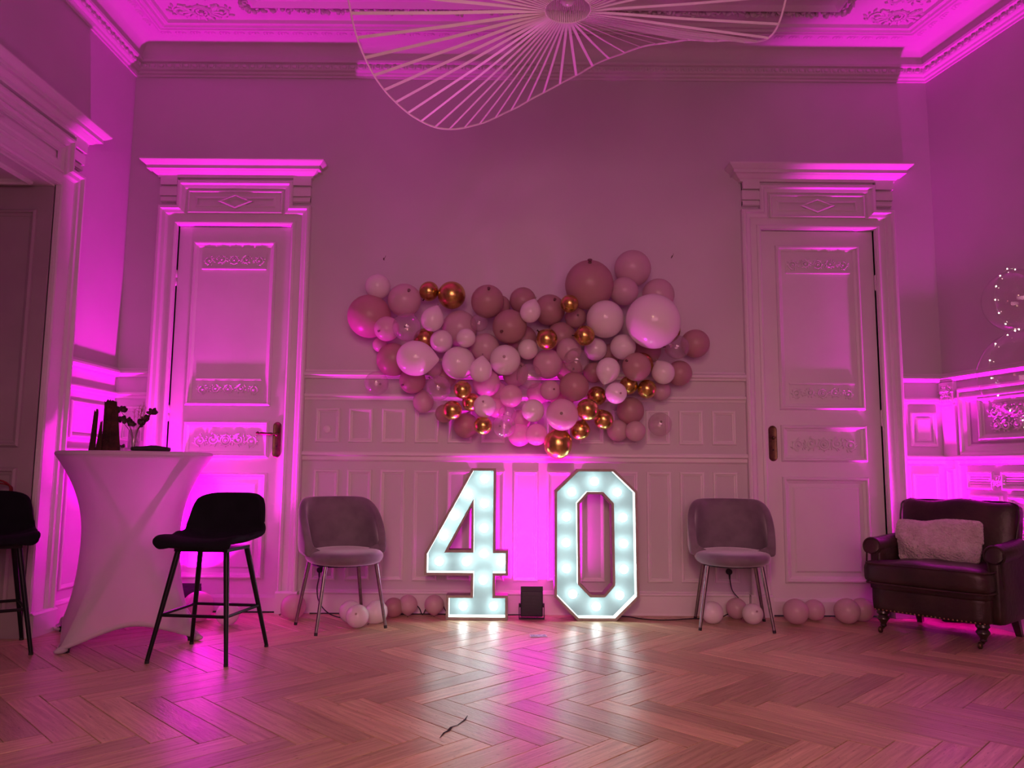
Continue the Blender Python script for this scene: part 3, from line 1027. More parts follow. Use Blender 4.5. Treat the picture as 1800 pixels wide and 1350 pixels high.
BMESH = {}


def balloon(x, y, z, r, kind, tip, stretch, label, group):
    key = (kind, round(stretch, 2))
    if key not in BMESH:
        kn = MB().lathe([(0.05, 0.05), (0.075, -0.01), (0.05, -0.05), (0.085, -0.10), (0.10, -0.13), (0.0, -0.115)], 10).mesh('knot', KNOT[kind], True)
        BMESH[key] = (balloon_mesh(stretch, LATEX[kind]), kn)
    bmh, kmh = BMESH[key]
    o = bpy.data.objects.new('balloon', bmh)
    o.location = (x, y, z)
    o.scale = (r, r, r * 1.03)
    d = Vector(tip) if tip else Vector((rg.uniform(-.5, .5), 1.0, rg.uniform(-.6, .3)))
    o.rotation_euler = (-d).normalized().to_track_quat('Z', 'Y').to_euler()
    link(o)
    tag(o, label, 'balloon', group)
    k = bpy.data.objects.new('knot', kmh)
    k.location = (0, 0, -stretch - 0.0)
    link(k, o)
    return o


GARLAND = [
    (-0.956,5.335,2.291,0.089,"white",None,1,"small pale balloon at the topmost left tip of the wall garland"),
    (-1.014,5.354,2.081,0.153,"rose",None,1,"large dusty rose balloon forming the far left bulge of the garland"),
    (-0.761,5.308,2.188,0.116,"blush",(0.4,-1,0.4),1,"blush balloon left of the two gold balloons at the top left"),
    (-0.595,5.355,2.265,0.069,"gold",(-0.6,0,-1),1,"smaller of the two touching gold balloons at the top left"),
    (-0.431,5.326,2.231,0.098,"gold",None,1,"larger of the two touching gold balloons at the top left"),
    (-0.543,5.123,2.014,0.077,"white",(0.35,0,1),1.36,"white teardrop balloon pointing up just below the top left gold pair"),
    (-0.868,5.235,1.970,0.086,"blush",(-0.4,-0.8,-0.3),1,"pale blush balloon overlapping the large rose one at far left"),
    (-0.719,5.154,1.968,0.097,"clear",None,1,"clear balloon on the left above the big white pear-shaped one"),
    (-0.949,5.450,1.894,0.053,"blush",None,1,"tiny pink balloon at the left edge, under the far left rose one"),
    (-0.843,5.388,1.778,0.117,"rose",None,1,"dusty rose balloon half hidden left of the white pear-shaped balloon"),
    (-0.651,5.081,1.743,0.118,"white",(1,0,-0.05),1.38,"big white pear-shaped balloon lying sideways on the left of the garland"),
    (-0.624,5.423,1.929,0.081,"gold",None,1,"bronze gold balloon mostly hidden under the white teardrop on the left"),
    (-0.489,5.243,1.887,0.079,"white",None,1,"pearl white balloon right of the hidden bronze one on the left"),
    (-0.314,5.135,1.893,0.065,"white",None,1,"small round white balloon in front of the large left blush balloon"),
    (-0.375,5.381,2.005,0.125,"blush",None,1,"large blush balloon behind the small round white one, left of centre"),
    (-0.232,5.258,2.023,0.063,"clear",None,1,"small clear balloon wedged under the top left rose balloon"),
    (-0.175,5.268,2.175,0.115,"rose",(0.1,-1,0.6),1,"dusty rose balloon on the top edge, right of the gold pair"),
    (-0.094,5.427,2.178,0.078,"rose",None,1,"small rose balloon peeping out behind the top edge rose balloon"),
    (0.073,5.411,2.217,0.094,"rose",None,1,"rose balloon on the top edge behind the pink-lit teardrop"),
    (-0.019,5.225,1.990,0.118,"rose",(-0.4,-0.8,-0.4),1,"rose balloon with dark knot facing out, left of the pink-lit teardrop"),
    (-0.188,5.284,1.852,0.099,"blush",None,1,"pink lit blush balloon between two white ones left of centre"),
    (-0.211,5.125,1.667,0.075,"white",(0.1,0,1),1.4,"white teardrop balloon with knot at its top, left of centre"),
    (-0.048,5.206,1.754,0.105,"white",(-0.05,-1,0.05),1,"white balloon with a centred knot, right of the left-centre teardrop"),
    (-0.367,5.208,1.732,0.113,"white",None,1,"round white balloon between the big pear and the left-centre teardrop"),
    (-0.544,5.316,1.702,0.056,"blush",None,1,"small blush balloon under the narrow end of the big white pear"),
    (0.120,5.131,2.072,0.070,"white",(0.35,0,1),1.4,"white teardrop balloon with a magenta-lit bottom at the top centre"),
    (0.108,5.251,1.837,0.071,"white",None,1,"small white balloon with magenta underside, left of the centre gold one"),
    (-0.947,5.339,1.602,0.084,"clear",None,1,"clear balloon hanging at the far left over the wall moulding"),
    (-0.695,5.331,1.623,0.091,"rose",(-0.6,-0.7,-0.4),1,"beige rose balloon right under the big white pear-shaped balloon"),
    (-0.506,5.235,1.562,0.086,"clear",(-0.7,0,0.8),1,"clear balloon between the beige rose one and the gold ones, left"),
    (-0.628,5.431,1.480,0.073,"blush",(-0.1,0,1),1.25,"faint blush balloon below the left clear one, over a wall panel"),
    (-0.332,5.138,1.541,0.061,"gold",None,1,"highest gold balloon of the lower left gold cluster"),
    (-0.399,5.135,1.402,0.065,"gold",None,1,"leftmost gold balloon of the lower left gold cluster"),
    (-0.280,5.258,1.468,0.063,"gold",None,1,"gold balloon partly behind the round white one, lower left cluster"),
    (-0.181,5.123,1.429,0.076,"white",(-0.1,-1,0.3),1,"round white balloon beside the lower left gold cluster"),
    (-0.177,5.288,1.605,0.095,"blush",None,1,"pink balloon behind the left-centre white teardrop, glowing magenta"),
    (-0.192,5.138,1.301,0.061,"gold",None,1,"lowest gold balloon of the lower left gold cluster"),
    (-0.323,5.415,1.316,0.088,"rose",None,1,"faint rose balloon left of the lowest left gold balloon"),
    (-0.471,5.358,1.395,0.064,"rose",None,1,"small rose balloon behind the leftmost lower gold balloon"),
    (-0.052,5.183,1.301,0.077,"clear",None,1,"clear balloon glowing red, right of the lowest left gold balloon"),
    (-0.007,5.223,1.509,0.078,"blush",None,1,"hot pink lit balloon above the red-glowing clear balloon"),
    (-0.030,5.268,1.392,0.063,"clear",None,1,"small clear balloon between the hot pink one and the red-glowing one"),
    (0.054,5.343,1.248,0.079,"blush",None,1,"magenta glowing balloon at the bottom centre, left of its twin"),
    (0.117,5.235,1.645,0.086,"clear",(-0.6,0,0.8),1,"clear balloon in the middle of the garland above the hottest glow"),
    (0.145,5.243,1.411,0.078,"white",None,1,"balloon glowing hottest magenta in the lower centre of the garland"),
    (0.170,5.267,1.249,0.074,"blush",None,1,"magenta glowing bottom balloon touching the orange-gold one"),
    (0.334,5.092,1.374,0.106,"blush",(-0.1,-1,0),1,"large pale pink balloon with centre knot above the orange-gold balloon"),
    (0.315,5.224,1.182,0.096,"gold",(0.1,0,1),1.32,"orange glowing gold balloon hanging lowest, above the gap between digits"),
    (0.262,5.251,1.553,0.070,"blush",(0.3,-1,0),1,"small rose balloon with dark off-centre knot above the large knotted one"),
    (0.424,5.220,1.575,0.101,"rose",None,1,"rose balloon left of the highest lower right gold balloon"),
    (0.249,5.310,1.743,0.103,"blush",None,1,"blush balloon below the dark gold balloon in the centre"),
    (0.434,5.155,1.746,0.085,"clear",None,1,"clear balloon with bright lower glints right of centre"),
    (0.586,5.343,1.855,0.080,"white",None,1,"white balloon just below the bright gold one right of centre"),
    (0.645,5.119,1.681,0.080,"white",(-0.3,0,-1),1.32,"bright white teardrop pointing down on the right half"),
    (0.698,5.127,1.524,0.072,"white",(0.25,-1,-0.1),1,"white knotted balloon in front of the lower right gold balloons"),
    (0.594,5.355,1.527,0.068,"gold",None,1,"gold balloon left behind the lower right white knotted balloon"),
    (0.803,5.258,1.593,0.063,"gold",None,1,"gold balloon right behind the lower right white knotted balloon"),
    (0.928,5.256,1.567,0.065,"gold",None,1,"rightmost gold balloon of the whole garland"),
    (0.507,5.125,1.412,0.074,"gold",None,1,"largest gold balloon of the lower right gold cluster"),
    (0.629,5.255,1.353,0.066,"gold",(-0.5,0,0.9),1.2,"gold pear-shaped balloon right of the largest lower right gold one"),
    (0.469,5.255,1.281,0.066,"gold",(0.3,0,1),1.2,"gold balloon hanging lowest in the lower right gold cluster"),
    (0.842,5.154,1.706,0.096,"rose",(-0.7,-0.6,0.3),1,"dusty rose balloon right of the downward white teardrop"),
    (1.040,5.243,1.680,0.078,"white",(-0.5,0,1),1.2,"white balloon above the rightmost gold balloon"),
    (1.188,5.415,1.699,0.089,"rose",None,1,"rose balloon at the right edge behind a white one"),
    (1.060,5.435,1.574,0.069,"blush",None,1,"faint blush balloon right of the rightmost gold balloon"),
    (0.836,5.408,1.429,0.096,"rose",None,1,"faint rose balloon below the lower right white knotted balloon"),
    (0.749,5.427,1.289,0.076,"blush",None,1,"left one of two pale pink balloons at the bottom right"),
    (0.861,5.351,1.282,0.071,"blush",None,1,"right one of two pale pink balloons at the bottom right"),
    (1.046,5.419,1.335,0.084,"clear",None,1,"clear balloon hanging lowest on the right over a wall panel"),
    (0.535,5.256,2.295,0.169,"rose",(-0.05,-0.75,0.8),1,"largest dusty rose balloon at the top right of the garland"),
    (0.387,5.138,2.134,0.062,"gold",None,1,"gold balloon in front of the largest dusty rose balloon"),
    (0.858,5.377,2.448,0.130,"blush",None,1,"pale balloon reaching highest of all at the top right"),
    (0.784,5.304,2.264,0.100,"blush",None,1,"pale blush balloon between the largest rose and the largest white"),
    (1.042,5.392,2.261,0.114,"blush",None,1,"pale balloon rising behind the largest white balloon"),
    (0.637,5.193,2.041,0.129,"white",None,1,"round white-pink balloon touching the left side of the largest white one"),
    (0.933,5.017,1.993,0.179,"white",(0.6,0,-0.8),1,"largest white balloon of the garland, on the upper right"),
    (0.264,5.396,2.145,0.110,"rose",(0.3,-1,0.5),1,"rose balloon right of the magenta-tipped teardrop at top centre"),
    (0.447,5.347,2.082,0.076,"rose",(0.1,-1,0),1,"small rose balloon with dark knot under the gold one at top right"),
    (0.232,5.127,1.888,0.073,"gold",(-0.8,0,0.75),1.05,"dark gold balloon with red sheen in the upper centre"),
    (0.487,5.131,1.914,0.069,"gold",(-1,0,0),1.05,"bright gold balloon beside the round white-pink one"),
    (0.346,5.400,1.952,0.105,"rose",None,1,"rose balloon behind and between the two upper centre gold balloons"),
    (0.763,5.233,1.855,0.088,"white",None,1,"white-pink balloon below left of the largest white balloon"),
    (0.962,5.408,1.860,0.097,"rose",None,1,"deep rose balloon right below the largest white balloon"),
    (1.136,5.239,1.858,0.082,"clear",(-1,0,0),1,"clear balloon at the right edge beside the largest white one"),
    (1.302,5.404,1.911,0.101,"rose",None,1,"rose balloon at the far right tip of the garland"),
    (1.102,5.408,2.009,0.097,"gold",None,1,"bronze gold balloon showing only a sliver behind the largest white one"),
    (0.903,5.309,1.744,0.083,"gold",None,1,"bronze gold balloon showing only a crescent on the right half"),
    (0.071,5.400,1.926,0.105,"rose",None,1,"rose balloon deep in the upper centre behind the small white one"),
    (-0.113,5.423,1.552,0.081,"blush",None,1,"pink balloon deep behind the left-centre, over the magenta glow"),
    (0.403,5.408,1.717,0.097,"rose",None,1,"deep pink balloon hidden behind the clear one right of centre"),
    (0.024,5.411,1.686,0.093,"blush",None,1,"blush balloon deep in the garland left of the central clear one"),
    (0.356,5.423,1.503,0.081,"rose",None,1,"rose balloon deep behind the small off-centre-knot balloon"),
    (0.393,5.275,1.835,0.087,"blush",None,1,"blush balloon wedged behind and below the bright gold one"),
    (0.062,5.431,1.360,0.072,"blush",None,1,"magenta-lit blush balloon behind the hottest glowing one"),
    (0.579,5.431,1.701,0.073,"rose",None,1,"rose balloon deep behind the downward white teardrop"),
    (0.706,5.431,1.837,0.073,"rose",None,1,"small rose balloon deep between two white-pink ones on the right"),
    (-0.477,5.419,1.663,0.085,"rose",None,1,"rose balloon deep behind the left clear one below the big pear"),
    (-0.261,5.423,1.804,0.081,"blush",None,1,"blush balloon deep behind the left-centre teardrop's upper left"),
    (0.182,5.427,1.547,0.077,"blush",None,1,"blush balloon deep under the central clear balloon"),
    (-0.106,5.355,1.437,0.068,"blush",None,1,"blush balloon deep right of the lower left round white one"),
]
for b in GARLAND:
    balloon(*b, 'balloons of the wall garland')

FLOORB = [
    (-0.976, 5.040, 0.073, 0.073, "white", (0.08, -1, 0.35), 1, "white balloon on the floor with centre knot, frontmost under the left velvet chair"),
    (-1.052, 5.195, 0.073, 0.073, "white", None, 1, "white floor balloon half hidden behind the frontmost one under the left chair"),
    (-0.877, 5.160, 0.076, 0.074, "white", (-0.5, -0.2, -0.75), 1.1, "white floor balloon behind the right front leg of the left velvet chair"),
    (-0.705, 5.425, 0.080, 0.066, "blush", (0, 0, -1), 1.12, "pale floor balloon standing on its knot midway between left chair and number 4"),
    (-0.525, 5.435, 0.080, 0.066, "blush", (0, 0, -1), 1.12, "pale floor balloon tucked against the left side of the number 4"),
    (-0.80, 5.40, 0.066, 0.066, "rose", None, 1, "rose floor balloon mostly hidden behind the left chair's front leg"),
    (-1.455, 5.285, 0.086, 0.082, "blush", (-1, 0, -0.6), 1.12, "pink floor balloon between the left door and the left velvet chair"),
    (-2.060, 5.205, 0.098, 0.098, "blush", None, 1, "pink floor balloon partly hidden by the high table's cover"),
    (-1.820, 5.085, 0.073, 0.073, "white", None, 1, "white floor balloon seen between the legs of the black bar stool"),
    (1.346, 5.260, 0.072, 0.072, "white", (0, -0.3, -0.8), 1, "pale floor balloon behind the left front leg of the right velvet chair"),
    (1.560, 5.440, 0.070, 0.070, "blush", (0.3, -0.2, -0.8), 1, "pink floor balloon furthest back under the right velvet chair"),
    (1.610, 5.245, 0.068, 0.068, "white", (0.1, -1, 0.4), 1, "knotted white floor balloon beside the right front leg of the right chair"),
    (1.903, 5.260, 0.083, 0.083, "blush", None, 1, "left front one of the pale balloons lying before the right door"),
    (2.080, 5.400, 0.070, 0.070, "blush", None, 1, "pale balloon behind the left front one before the right door"),
    (2.258, 5.290, 0.084, 0.084, "blush", None, 1, "pale balloon lying closest to the armchair's left front foot"),
    (2.395, 5.375, 0.078, 0.078, "blush", None, 1, "pale balloon half hidden behind the armchair's left side"),
]
for b in FLOORB:
    balloon(*b, 'balloons lying on the floor')

# ================================================================ BAR STOOLS
def make_stool(loc, rz, label):
    root = empty('bar_stool', loc, rz)
    tag(root, label, 'bar stool', 'black bar stools at the high table')
    # shell profile in (y, z): front edge of the seat -> back -> top
    prof = spline([(-0.255, 0.588), (-0.235, 0.607), (-0.15, 0.612), (0.0, 0.600), (0.10, 0.605), (0.165, 0.640), (0.200, 0.705), (0.222, 0.78), (0.238, 0.866)], 4)
    n = len(prof)
    wid = spline([(0, 0.185, 0), (0.06, 0.212, 0), (0.3, 0.232, 0), (0.5, 0.240, 0), (0.65, 0.236, 0), (0.8, 0.224, 0), (0.94, 0.210, 0), (1, 0.190, 0)], 8)

    def width(s):
        for a, b in zip(wid, wid[1:]):
            if a.x <= s <= b.x + 1e-9:
                t = (s - a.x) / max(1e-6, b.x - a.x)
                return a.y + (b.y - a.y) * t
        return wid[-1].y

    def fn(a, b):
        q = a * (n - 1); i = min(n - 2, int(q)); p = prof[i].lerp(prof[i + 1], q - i)
        t = 2 * b - 1
        w = width(a)
        back = max(0.0, min(1.0, (a - 0.48) / 0.25))
        curl = abs(t) ** 2.5
        z = p.y + (1 - back) * 0.028 * curl * min(1, a * 5) + (0.02 if 0.35 < a < 0.7 else 0) * curl
        y = p.x - back * 0.085 * abs(t) ** 2.2
        # round the front and top corners
        if a > 0.86: z -= 0.035 * abs(t) ** 6 * (a - 0.86) / 0.14
        if a < 0.12: y += 0.05 * abs(t) ** 4 * (0.12 - a) / 0.12
        return (t * w, y, z)

    sh = MB().grid(fn, 33, 15).build('seat_shell', BLACKV, root, 'all')
    md = sh.modifiers.new('thick', 'SOLIDIFY'); md.thickness = 0.034; md.offset = 0
    md = sh.modifiers.new('soft', 'SUBSURF'); md.levels = 1; md.render_levels = 1
    # under-seat frame
    MB().box((-0.15, -0.14, 0.560), (0.15, 0.12, 0.578)).build('under_frame', BLACKM, root)
    feet = [(-0.215, -0.225), (0.215, -0.225), (0.225, 0.225), (-0.225, 0.225)]
    tops = [(-0.135, -0.12), (0.135, -0.12), (0.135, 0.11), (-0.135, 0.11)]
    mids = []
    for f, t in zip(feet, tops):
        a, b = Vector((t[0], t[1], 0.572)), Vector((f[0], f[1], 0.012))
        MB().tube([a, b], [0.0155, 0.0105], 12).build('leg', BLACKM, root, True)
        MB().tube([b, (f[0], f[1], 0.0)], [0.0115, 0.0115], 10).build('foot_cap', RUBBER, root, True)
        mids.append(b.lerp(a, 0.40))
    for i in range(4):
        p, q = mids[i], mids[(i + 1) % 4]
        MB().tube([p, q], 0.0085, 8).build('foot_rail', BLACKM, root, True)
    return root


make_stool((-1.632, 4.30, 0), radians(-7), 'black velvet bar stool standing to the right of the white high table')
make_stool((-2.885, 4.31, 0), radians(39), 'black bar stool cut off by the left picture edge, in the doorway')

# loops of red cord hung over the backrest of the left stool
REDL = mat('red_braided_cord', (0.25, 0.018, 0.02), 0.5, col2=(0.16, 0.01, 0.014), vs=60, bs_=(140, 0.4, 0.004))
cdl = empty('red_cord', (-2.885, 4.31, 0), radians(39))
tag(cdl, 'loops of dark red cord hung behind the left bar stool backrest', 'cord')
for k, (cx, w, h) in enumerate(((0.03, 0.085, 0.055), (0.05, 0.075, 0.035), (0.0, 0.060, 0.045))):
    y0 = 0.262 + 0.012 * k
    MB().tube([(cx - w, y0, 0.66)] + [(cx + w * cos(a), y0 - 0.012 * sin(a), 0.872 + h * sin(a)) for a in [pi - pi * i / 12 for i in range(13)]] + [(cx + w, y0, 0.66)], 0.0055, 8).build('cord_loop', REDL, cdl, True)

# ================================================================ HIGH TABLE
def cloth_mat():
    m, nt, b, out = new_mat('white_stretch_cloth')
    b.inputs['Base Color'].default_value = (0.68, 0.66, 0.66, 1)
    b.inputs['Roughness'].default_value = 0.9
    vary(nt, b, (0.66, 0.64, 0.64), (0.70, 0.68, 0.68), 5)
    tr = nt.nodes.new('ShaderNodeBsdfTranslucent'); tr.inputs['Color'].default_value = (0.85, 0.8, 0.8, 1)
    tp = nt.nodes.new('ShaderNodeBsdfTransparent'); tp.inputs['Color'].default_value = (0.9, 0.85, 0.87, 1)
    m1 = nt.nodes.new('ShaderNodeMixShader'); m1.inputs[0].default_value = 0.30
    m2 = nt.nodes.new('ShaderNodeMixShader'); m2.inputs[0].default_value = 0.06
    nt.links.new(b.outputs[0], m1.inputs[1]); nt.links.new(tr.outputs[0], m1.inputs[2])
    nt.links.new(m1.outputs[0], m2.inputs[1]); nt.links.new(tp.outputs[0], m2.inputs[2])
    nt.links.new(m2.outputs[0], out.inputs['Surface'])
    return m


CLOTH = cloth_mat()
TC = Vector((-2.312, 4.765))
tb = empty('high_table', (TC.x, TC.y, 0), radians(-104))
tag(tb, 'round folding high table under a stretch cover', 'table')
LEGM = mat('grey_steel_tube', (0.16, 0.15, 0.15), 0.5, 0.5, col2=(0.2, 0.19, 0.19), vs=20)
MB().lathe([(0.0, 1.068), (0.40, 1.068), (0.405, 1.075), (0.40, 1.092), (0.0, 1.092)], 48, caps=False).build('table_top', LEGM, tb, True)
# crossing legs, each from its foot to the far side of the top
for k in range(4):
    a = k * pi / 2
    f = Vector((0.455 * cos(a), 0.455 * sin(a), 0.014))
    sg = 1 if k in (0, 1) else -1
    t_ang = a + radians(150) * (1 if k % 2 == 0 else -1)
    t = Vector((0.29 * cos(t_ang), 0.29 * sin(t_ang), 1.066))
    MB().tube([f, t], 0.020, 10).build('leg', LEGM, tb, True)
    MB().tube([(f.x, f.y, 0), (f.x, f.y, 0.03)], 0.022, 10).build('foot_cap', RUBBER, tb, True)

cv = empty('table_cover', (TC.x, TC.y, 0), radians(-104))
tag(cv, 'white stretch cover pulled over the high table with pointed foot pockets', 'table cover')
NT = 96


def cover_pt(i, t):
    """i angle index 0..1, t 0 at the top edge .. 1 at the hem"""
    th = 2 * pi * i
    c4 = abs(cos(2 * th))           # 1 at the feet and between them
    foot = max(0.0, cos(4 * th)) if False else (0.5 + 0.5 * cos(4 * th))
    ar = abs(sin(2 * th))
    hem = 0.100 * ar ** 0.85 + 0.010
    rfoot = 0.510
    rb = rfoot - (rfoot - 0.335) * ar ** 0.62
    rt, rw = 0.438, 0.272
    # radius along the height
    if t < 0.5:
        q = t / 0.5
        r = rw + (rt - rw) * (1 - q) ** 2.1
    else:
        q = (t - 0.5) / 0.5
        r = rw + (rb - rw) * q ** (2.1 - 0.35 * foot)
    z = 1.078 + (hem - 1.078) * t
    return (r * cos(th), r * sin(th), z)


m = MB().grid(cover_pt, NT, 30, True)
m.build('cover_skirt', CLOTH, cv, 'all')
m = MB().lathe([(0.0, 1.0995), (0.30, 1.0995), (0.425, 1.099), (0.436, 1.095), (0.440, 1.086), (0.438, 1.078)], NT, caps=False).build('cover_top', CLOTH, cv, True)
# hem band and pockets
m = MB()
pts = [Vector(cover_pt(i / NT, 1.0)) for i in range(NT + 1)]
m.add([p for q in pts for p in (q, (q.x * 0.995, q.y * 0.995, q.z + 0.026), (q.x * 1.006, q.y * 1.006, q.z + 0.024), (q.x * 1.008, q.y * 1.008, q.z - 0.001))],
      [(i * 4 + a, (i + 1) * 4 + a, (i + 1) * 4 + b, i * 4 + b) for i in range(NT) for a, b in ((1, 2), (2, 3), (3, 0))])
m.build('hem', CLOTH, cv, 'all')
for k in range(4):
    a = k * pi / 2
    fr = Frame((0.503 * cos(a), 0.503 * sin(a), 0), (cos(a), sin(a), 0), (-sin(a), cos(a), 0), (0, 0, 1))
    MB().ball((-0.02, 0, 0.017), (0.045, 0.026, 0.0165), 12, 8, fr).build('foot_pocket', CLOTH, cv, 'all')

# ---- things on the table (cover top is 1.10 m up)
ZT = 1.100
BARK = mat('dark_driftwood', (0.030, 0.008, 0.006), 0.9, col2=(0.085, 0.022, 0.016), vs=14, bs_=(45, 0.8, 0.02))


def driftwood(loc, h, r0, r1, lean, seed, label, flat=0.7, jag=0.03):
    rg = random.Random(seed)
    nr, nh = 18, 12
    ph = [rg.uniform(0, 6.28) for _ in range(4)]
    tops = [rg.uniform(-jag, jag * 0.4) for _ in range(nr)]
    V, F = [], []
    for j in range(nh + 1):
        t = j / nh
        for i in range(nr):
            a = 2 * pi * i / nr
            r = r0 + (r1 - r0) * t ** 0.7
            r *= 1 + 0.13 * sin(3 * a + ph[0] + t) + 0.10 * sin(5 * a + ph[1]) + 0.05 * sin(9 * a + ph[2] + 3 * t)
            z = h * t + (tops[i] if j == nh else 0) + 0.004
            if j == 0: z = 0.001
            V.append((r * cos(a) + lean[0] * t, r * sin(a) * flat + lean[1] * t, z))
    for j in range(nh):
        for i in range(nr):
            F.append((j * nr + i, j * nr + (i + 1) % nr, (j + 1) * nr + (i + 1) % nr, (j + 1) * nr + i))
    F.append(tuple(reversed(range(nr))))
    V.append((lean[0], lean[1], h - jag * 1.2)); c = len(V) - 1
    for i in range(nr): F.append((nh * nr + i, nh * nr + (i + 1) % nr, c))
    o = MB().add(V, F).build('driftwood', BARK, None, True)
    o.location = loc
    return tag(o, label, 'driftwood', 'driftwood pieces on the high table')


driftwood((-2.436, 4.67, ZT), 0.305, 0.046, 0.035, (-0.006, 0.0), 3, 'widest and tallest driftwood stump on the high table', 0.75, 0.03)
driftwood((-2.393, 4.645, ZT), 0.250, 0.034, 0.017, (-0.010, 0.0), 8, 'right driftwood shard leaning against the tallest stump', 0.7, 0.03)
driftwood((-2.528, 4.65, ZT), 0.248, 0.019, 0.011, (0.010, 0.0), 5, 'slender driftwood stick standing leftmost on the high table', 0.8, 0.02)
driftwood((-2.485, 4.645, ZT), 0.180, 0.018, 0.006, (0.006, 0.0), 9, 'shortest pointed driftwood piece between the slender stick and the stump', 0.8, 0.02)

GLASS = clear_mat('cut_glass', (0.93, 0.88, 0.92), 0.10, 0.08)
LEAF = mat('dried_dark_leaf', (0.045, 0.015, 0.025), 0.55, col2=(0.09, 0.03, 0.04), vs=25)
PAMP = mat('dried_pink_grass', (0.42, 0.20, 0.20), 0.9, col2=(0.55, 0.30, 0.27), vs=60)
STEM = mat('dry_stem', (0.12, 0.07, 0.04), 0.8, col2=(0.16, 0.1, 0.06), vs=60)
VX, VY = -2.305, 4.70
vase = empty('vase', (VX, VY, ZT))
tag(vase, 'small ribbed clear glass vase on the high table', 'vase')
m = MB().lathe([(0.0, 0.002), (0.030, 0.002), (0.033, 0.010), (0.030, 0.06), (0.031, 0.10), (0.034, 0.135), (0.031, 0.135), (0.028, 0.10), (0.027, 0.06), (0.029, 0.014), (0.0, 0.012)], 24, caps=False)
m.build('glass_body', GLASS, vase, True)
m = MB()
for k in range(16):
    a = 2 * pi * k / 16
    for s in (-1, 1):
        m.tube([(0.0325 * cos(a + s * t * 1.2), 0.0325 * sin(a + s * t * 1.2), 0.012 + 0.115 * t) for t in [i / 6 for i in range(7)]], 0.0012, 4)
m.build('cut_pattern', GLASS, vase, True)
bq = empty('dried_bouquet', (VX, VY, ZT + 0.016))
tag(bq, 'dried bouquet of dark leaves and pink grass in the glass vase', 'dried flowers')
rg2 = random.Random(5)
heads = [(-0.088, -0.01, 0.235), (-0.035, -0.03, 0.165), (-0.010, -0.045, 0.150), (0.062, -0.02, 0.185), (0.098, 0.0, 0.225), (0.055, -0.03, 0.150), (-0.075, -0.02, 0.175)]
for hx, hy, hz in heads:
    MB().tube(spline([(0.004 * hx / .05, 0, 0.002), (hx * 0.25, hy * 0.25, hz * 0.55), (hx, hy, hz)], 5), 0.0018, 5).build('stem', STEM, bq)
    for k in range(7):
        a = rg2.uniform(0, 6.28); e = rg2.uniform(-0.6, 1.0)
        l = rg2.uniform(0.026, 0.044); w = l * 0.36
        d = Vector((cos(a) * cos(e), sin(a) * cos(e) * 0.7, sin(e) * 0.7 + 0.1)).normalized()
        s = d.cross(Vector((0.3, -1, 0.2))).normalized(); nn = d.cross(s)
        P0 = Vector((hx, hy, hz))
        V, F = [], []
        for i in range(6):
            t = i / 5; ww = w * sin(pi * (0.06 + 0.90 * t)) ** 0.7; cc = P0 + d * l * t + nn * 0.012 * sin(pi * t)
            V += [cc - s * ww, cc + nn * 0.004, cc + s * ww]
        for i in range(5):
            for q in (0, 1): F.append((i * 3 + q, i * 3 + q + 1, i * 3 + q + 4, i * 3 + q + 3))
        lf = MB().add(V, F).build('leaf', LEAF, bq, 'all')
        md = lf.modifiers.new('t', 'SOLIDIFY'); md.thickness = 0.0012
for gx, gz in ((0.02, 0.265), (0.045, 0.29), (0.06, 0.255), (-0.012, 0.24), (0.033, 0.245)):
    m = MB().tube([(0, 0, 0.005), (gx * 0.4, 0.005, gz * 0.5), (gx, 0.01, gz)], 0.0012, 4)
    for k in range(34):
        t = rg2.uniform(0.50, 1.0); b0 = Vector((gx * t, 0.01 * t, gz * t))
        d = Vector((rg2.uniform(-1, 1), rg2.uniform(-1, 1), rg2.uniform(0.4, 1.6))).normalized() * 0.022
        m.tube([b0, b0 + d], [0.0010, 0.0003], 3, False)
    m.build('grass_plume', PAMP, bq)

jar = empty('candle_jar', (-2.300, 4.575, ZT))
tag(jar, 'tiny glass jar topped with dark dried berries on the high table', 'jar')
MB().lathe([(0.0, 0.001), (0.019, 0.001), (0.021, 0.005), (0.021, 0.022), (0.019, 0.022), (0.018, 0.006), (0.0, 0.005)], 16, caps=False).build('glass_cup', GLASS, jar, True)
for k in range(12):
    a = rg2.uniform(0, 6.28); r = rg2.uniform(0.0, 0.017)
    MB().ball((r * cos(a) - 0.006, r * sin(a), 0.024 + rg2.uniform(0, 0.014)), 0.0062, 8, 6).build('berry', LEAF, jar, 'all')
pouch = rbox('black_pouch', (0.20, 0.13, 0.028), 0.012, RUBBER, None, (-2.150, 4.60, ZT + 0.0145), sub=8,
             fn=lambda v: Vector((v.x, v.y, v.z * (1.0 + 0.55 * math.exp(-((v.x - 0.02) / 0.035) ** 2)) if v.z > 0 else v.z)))
pouch.rotation_euler = (0, 0, radians(12))
tag(pouch, 'flat black pouch lying at the right of the high table', 'pouch')

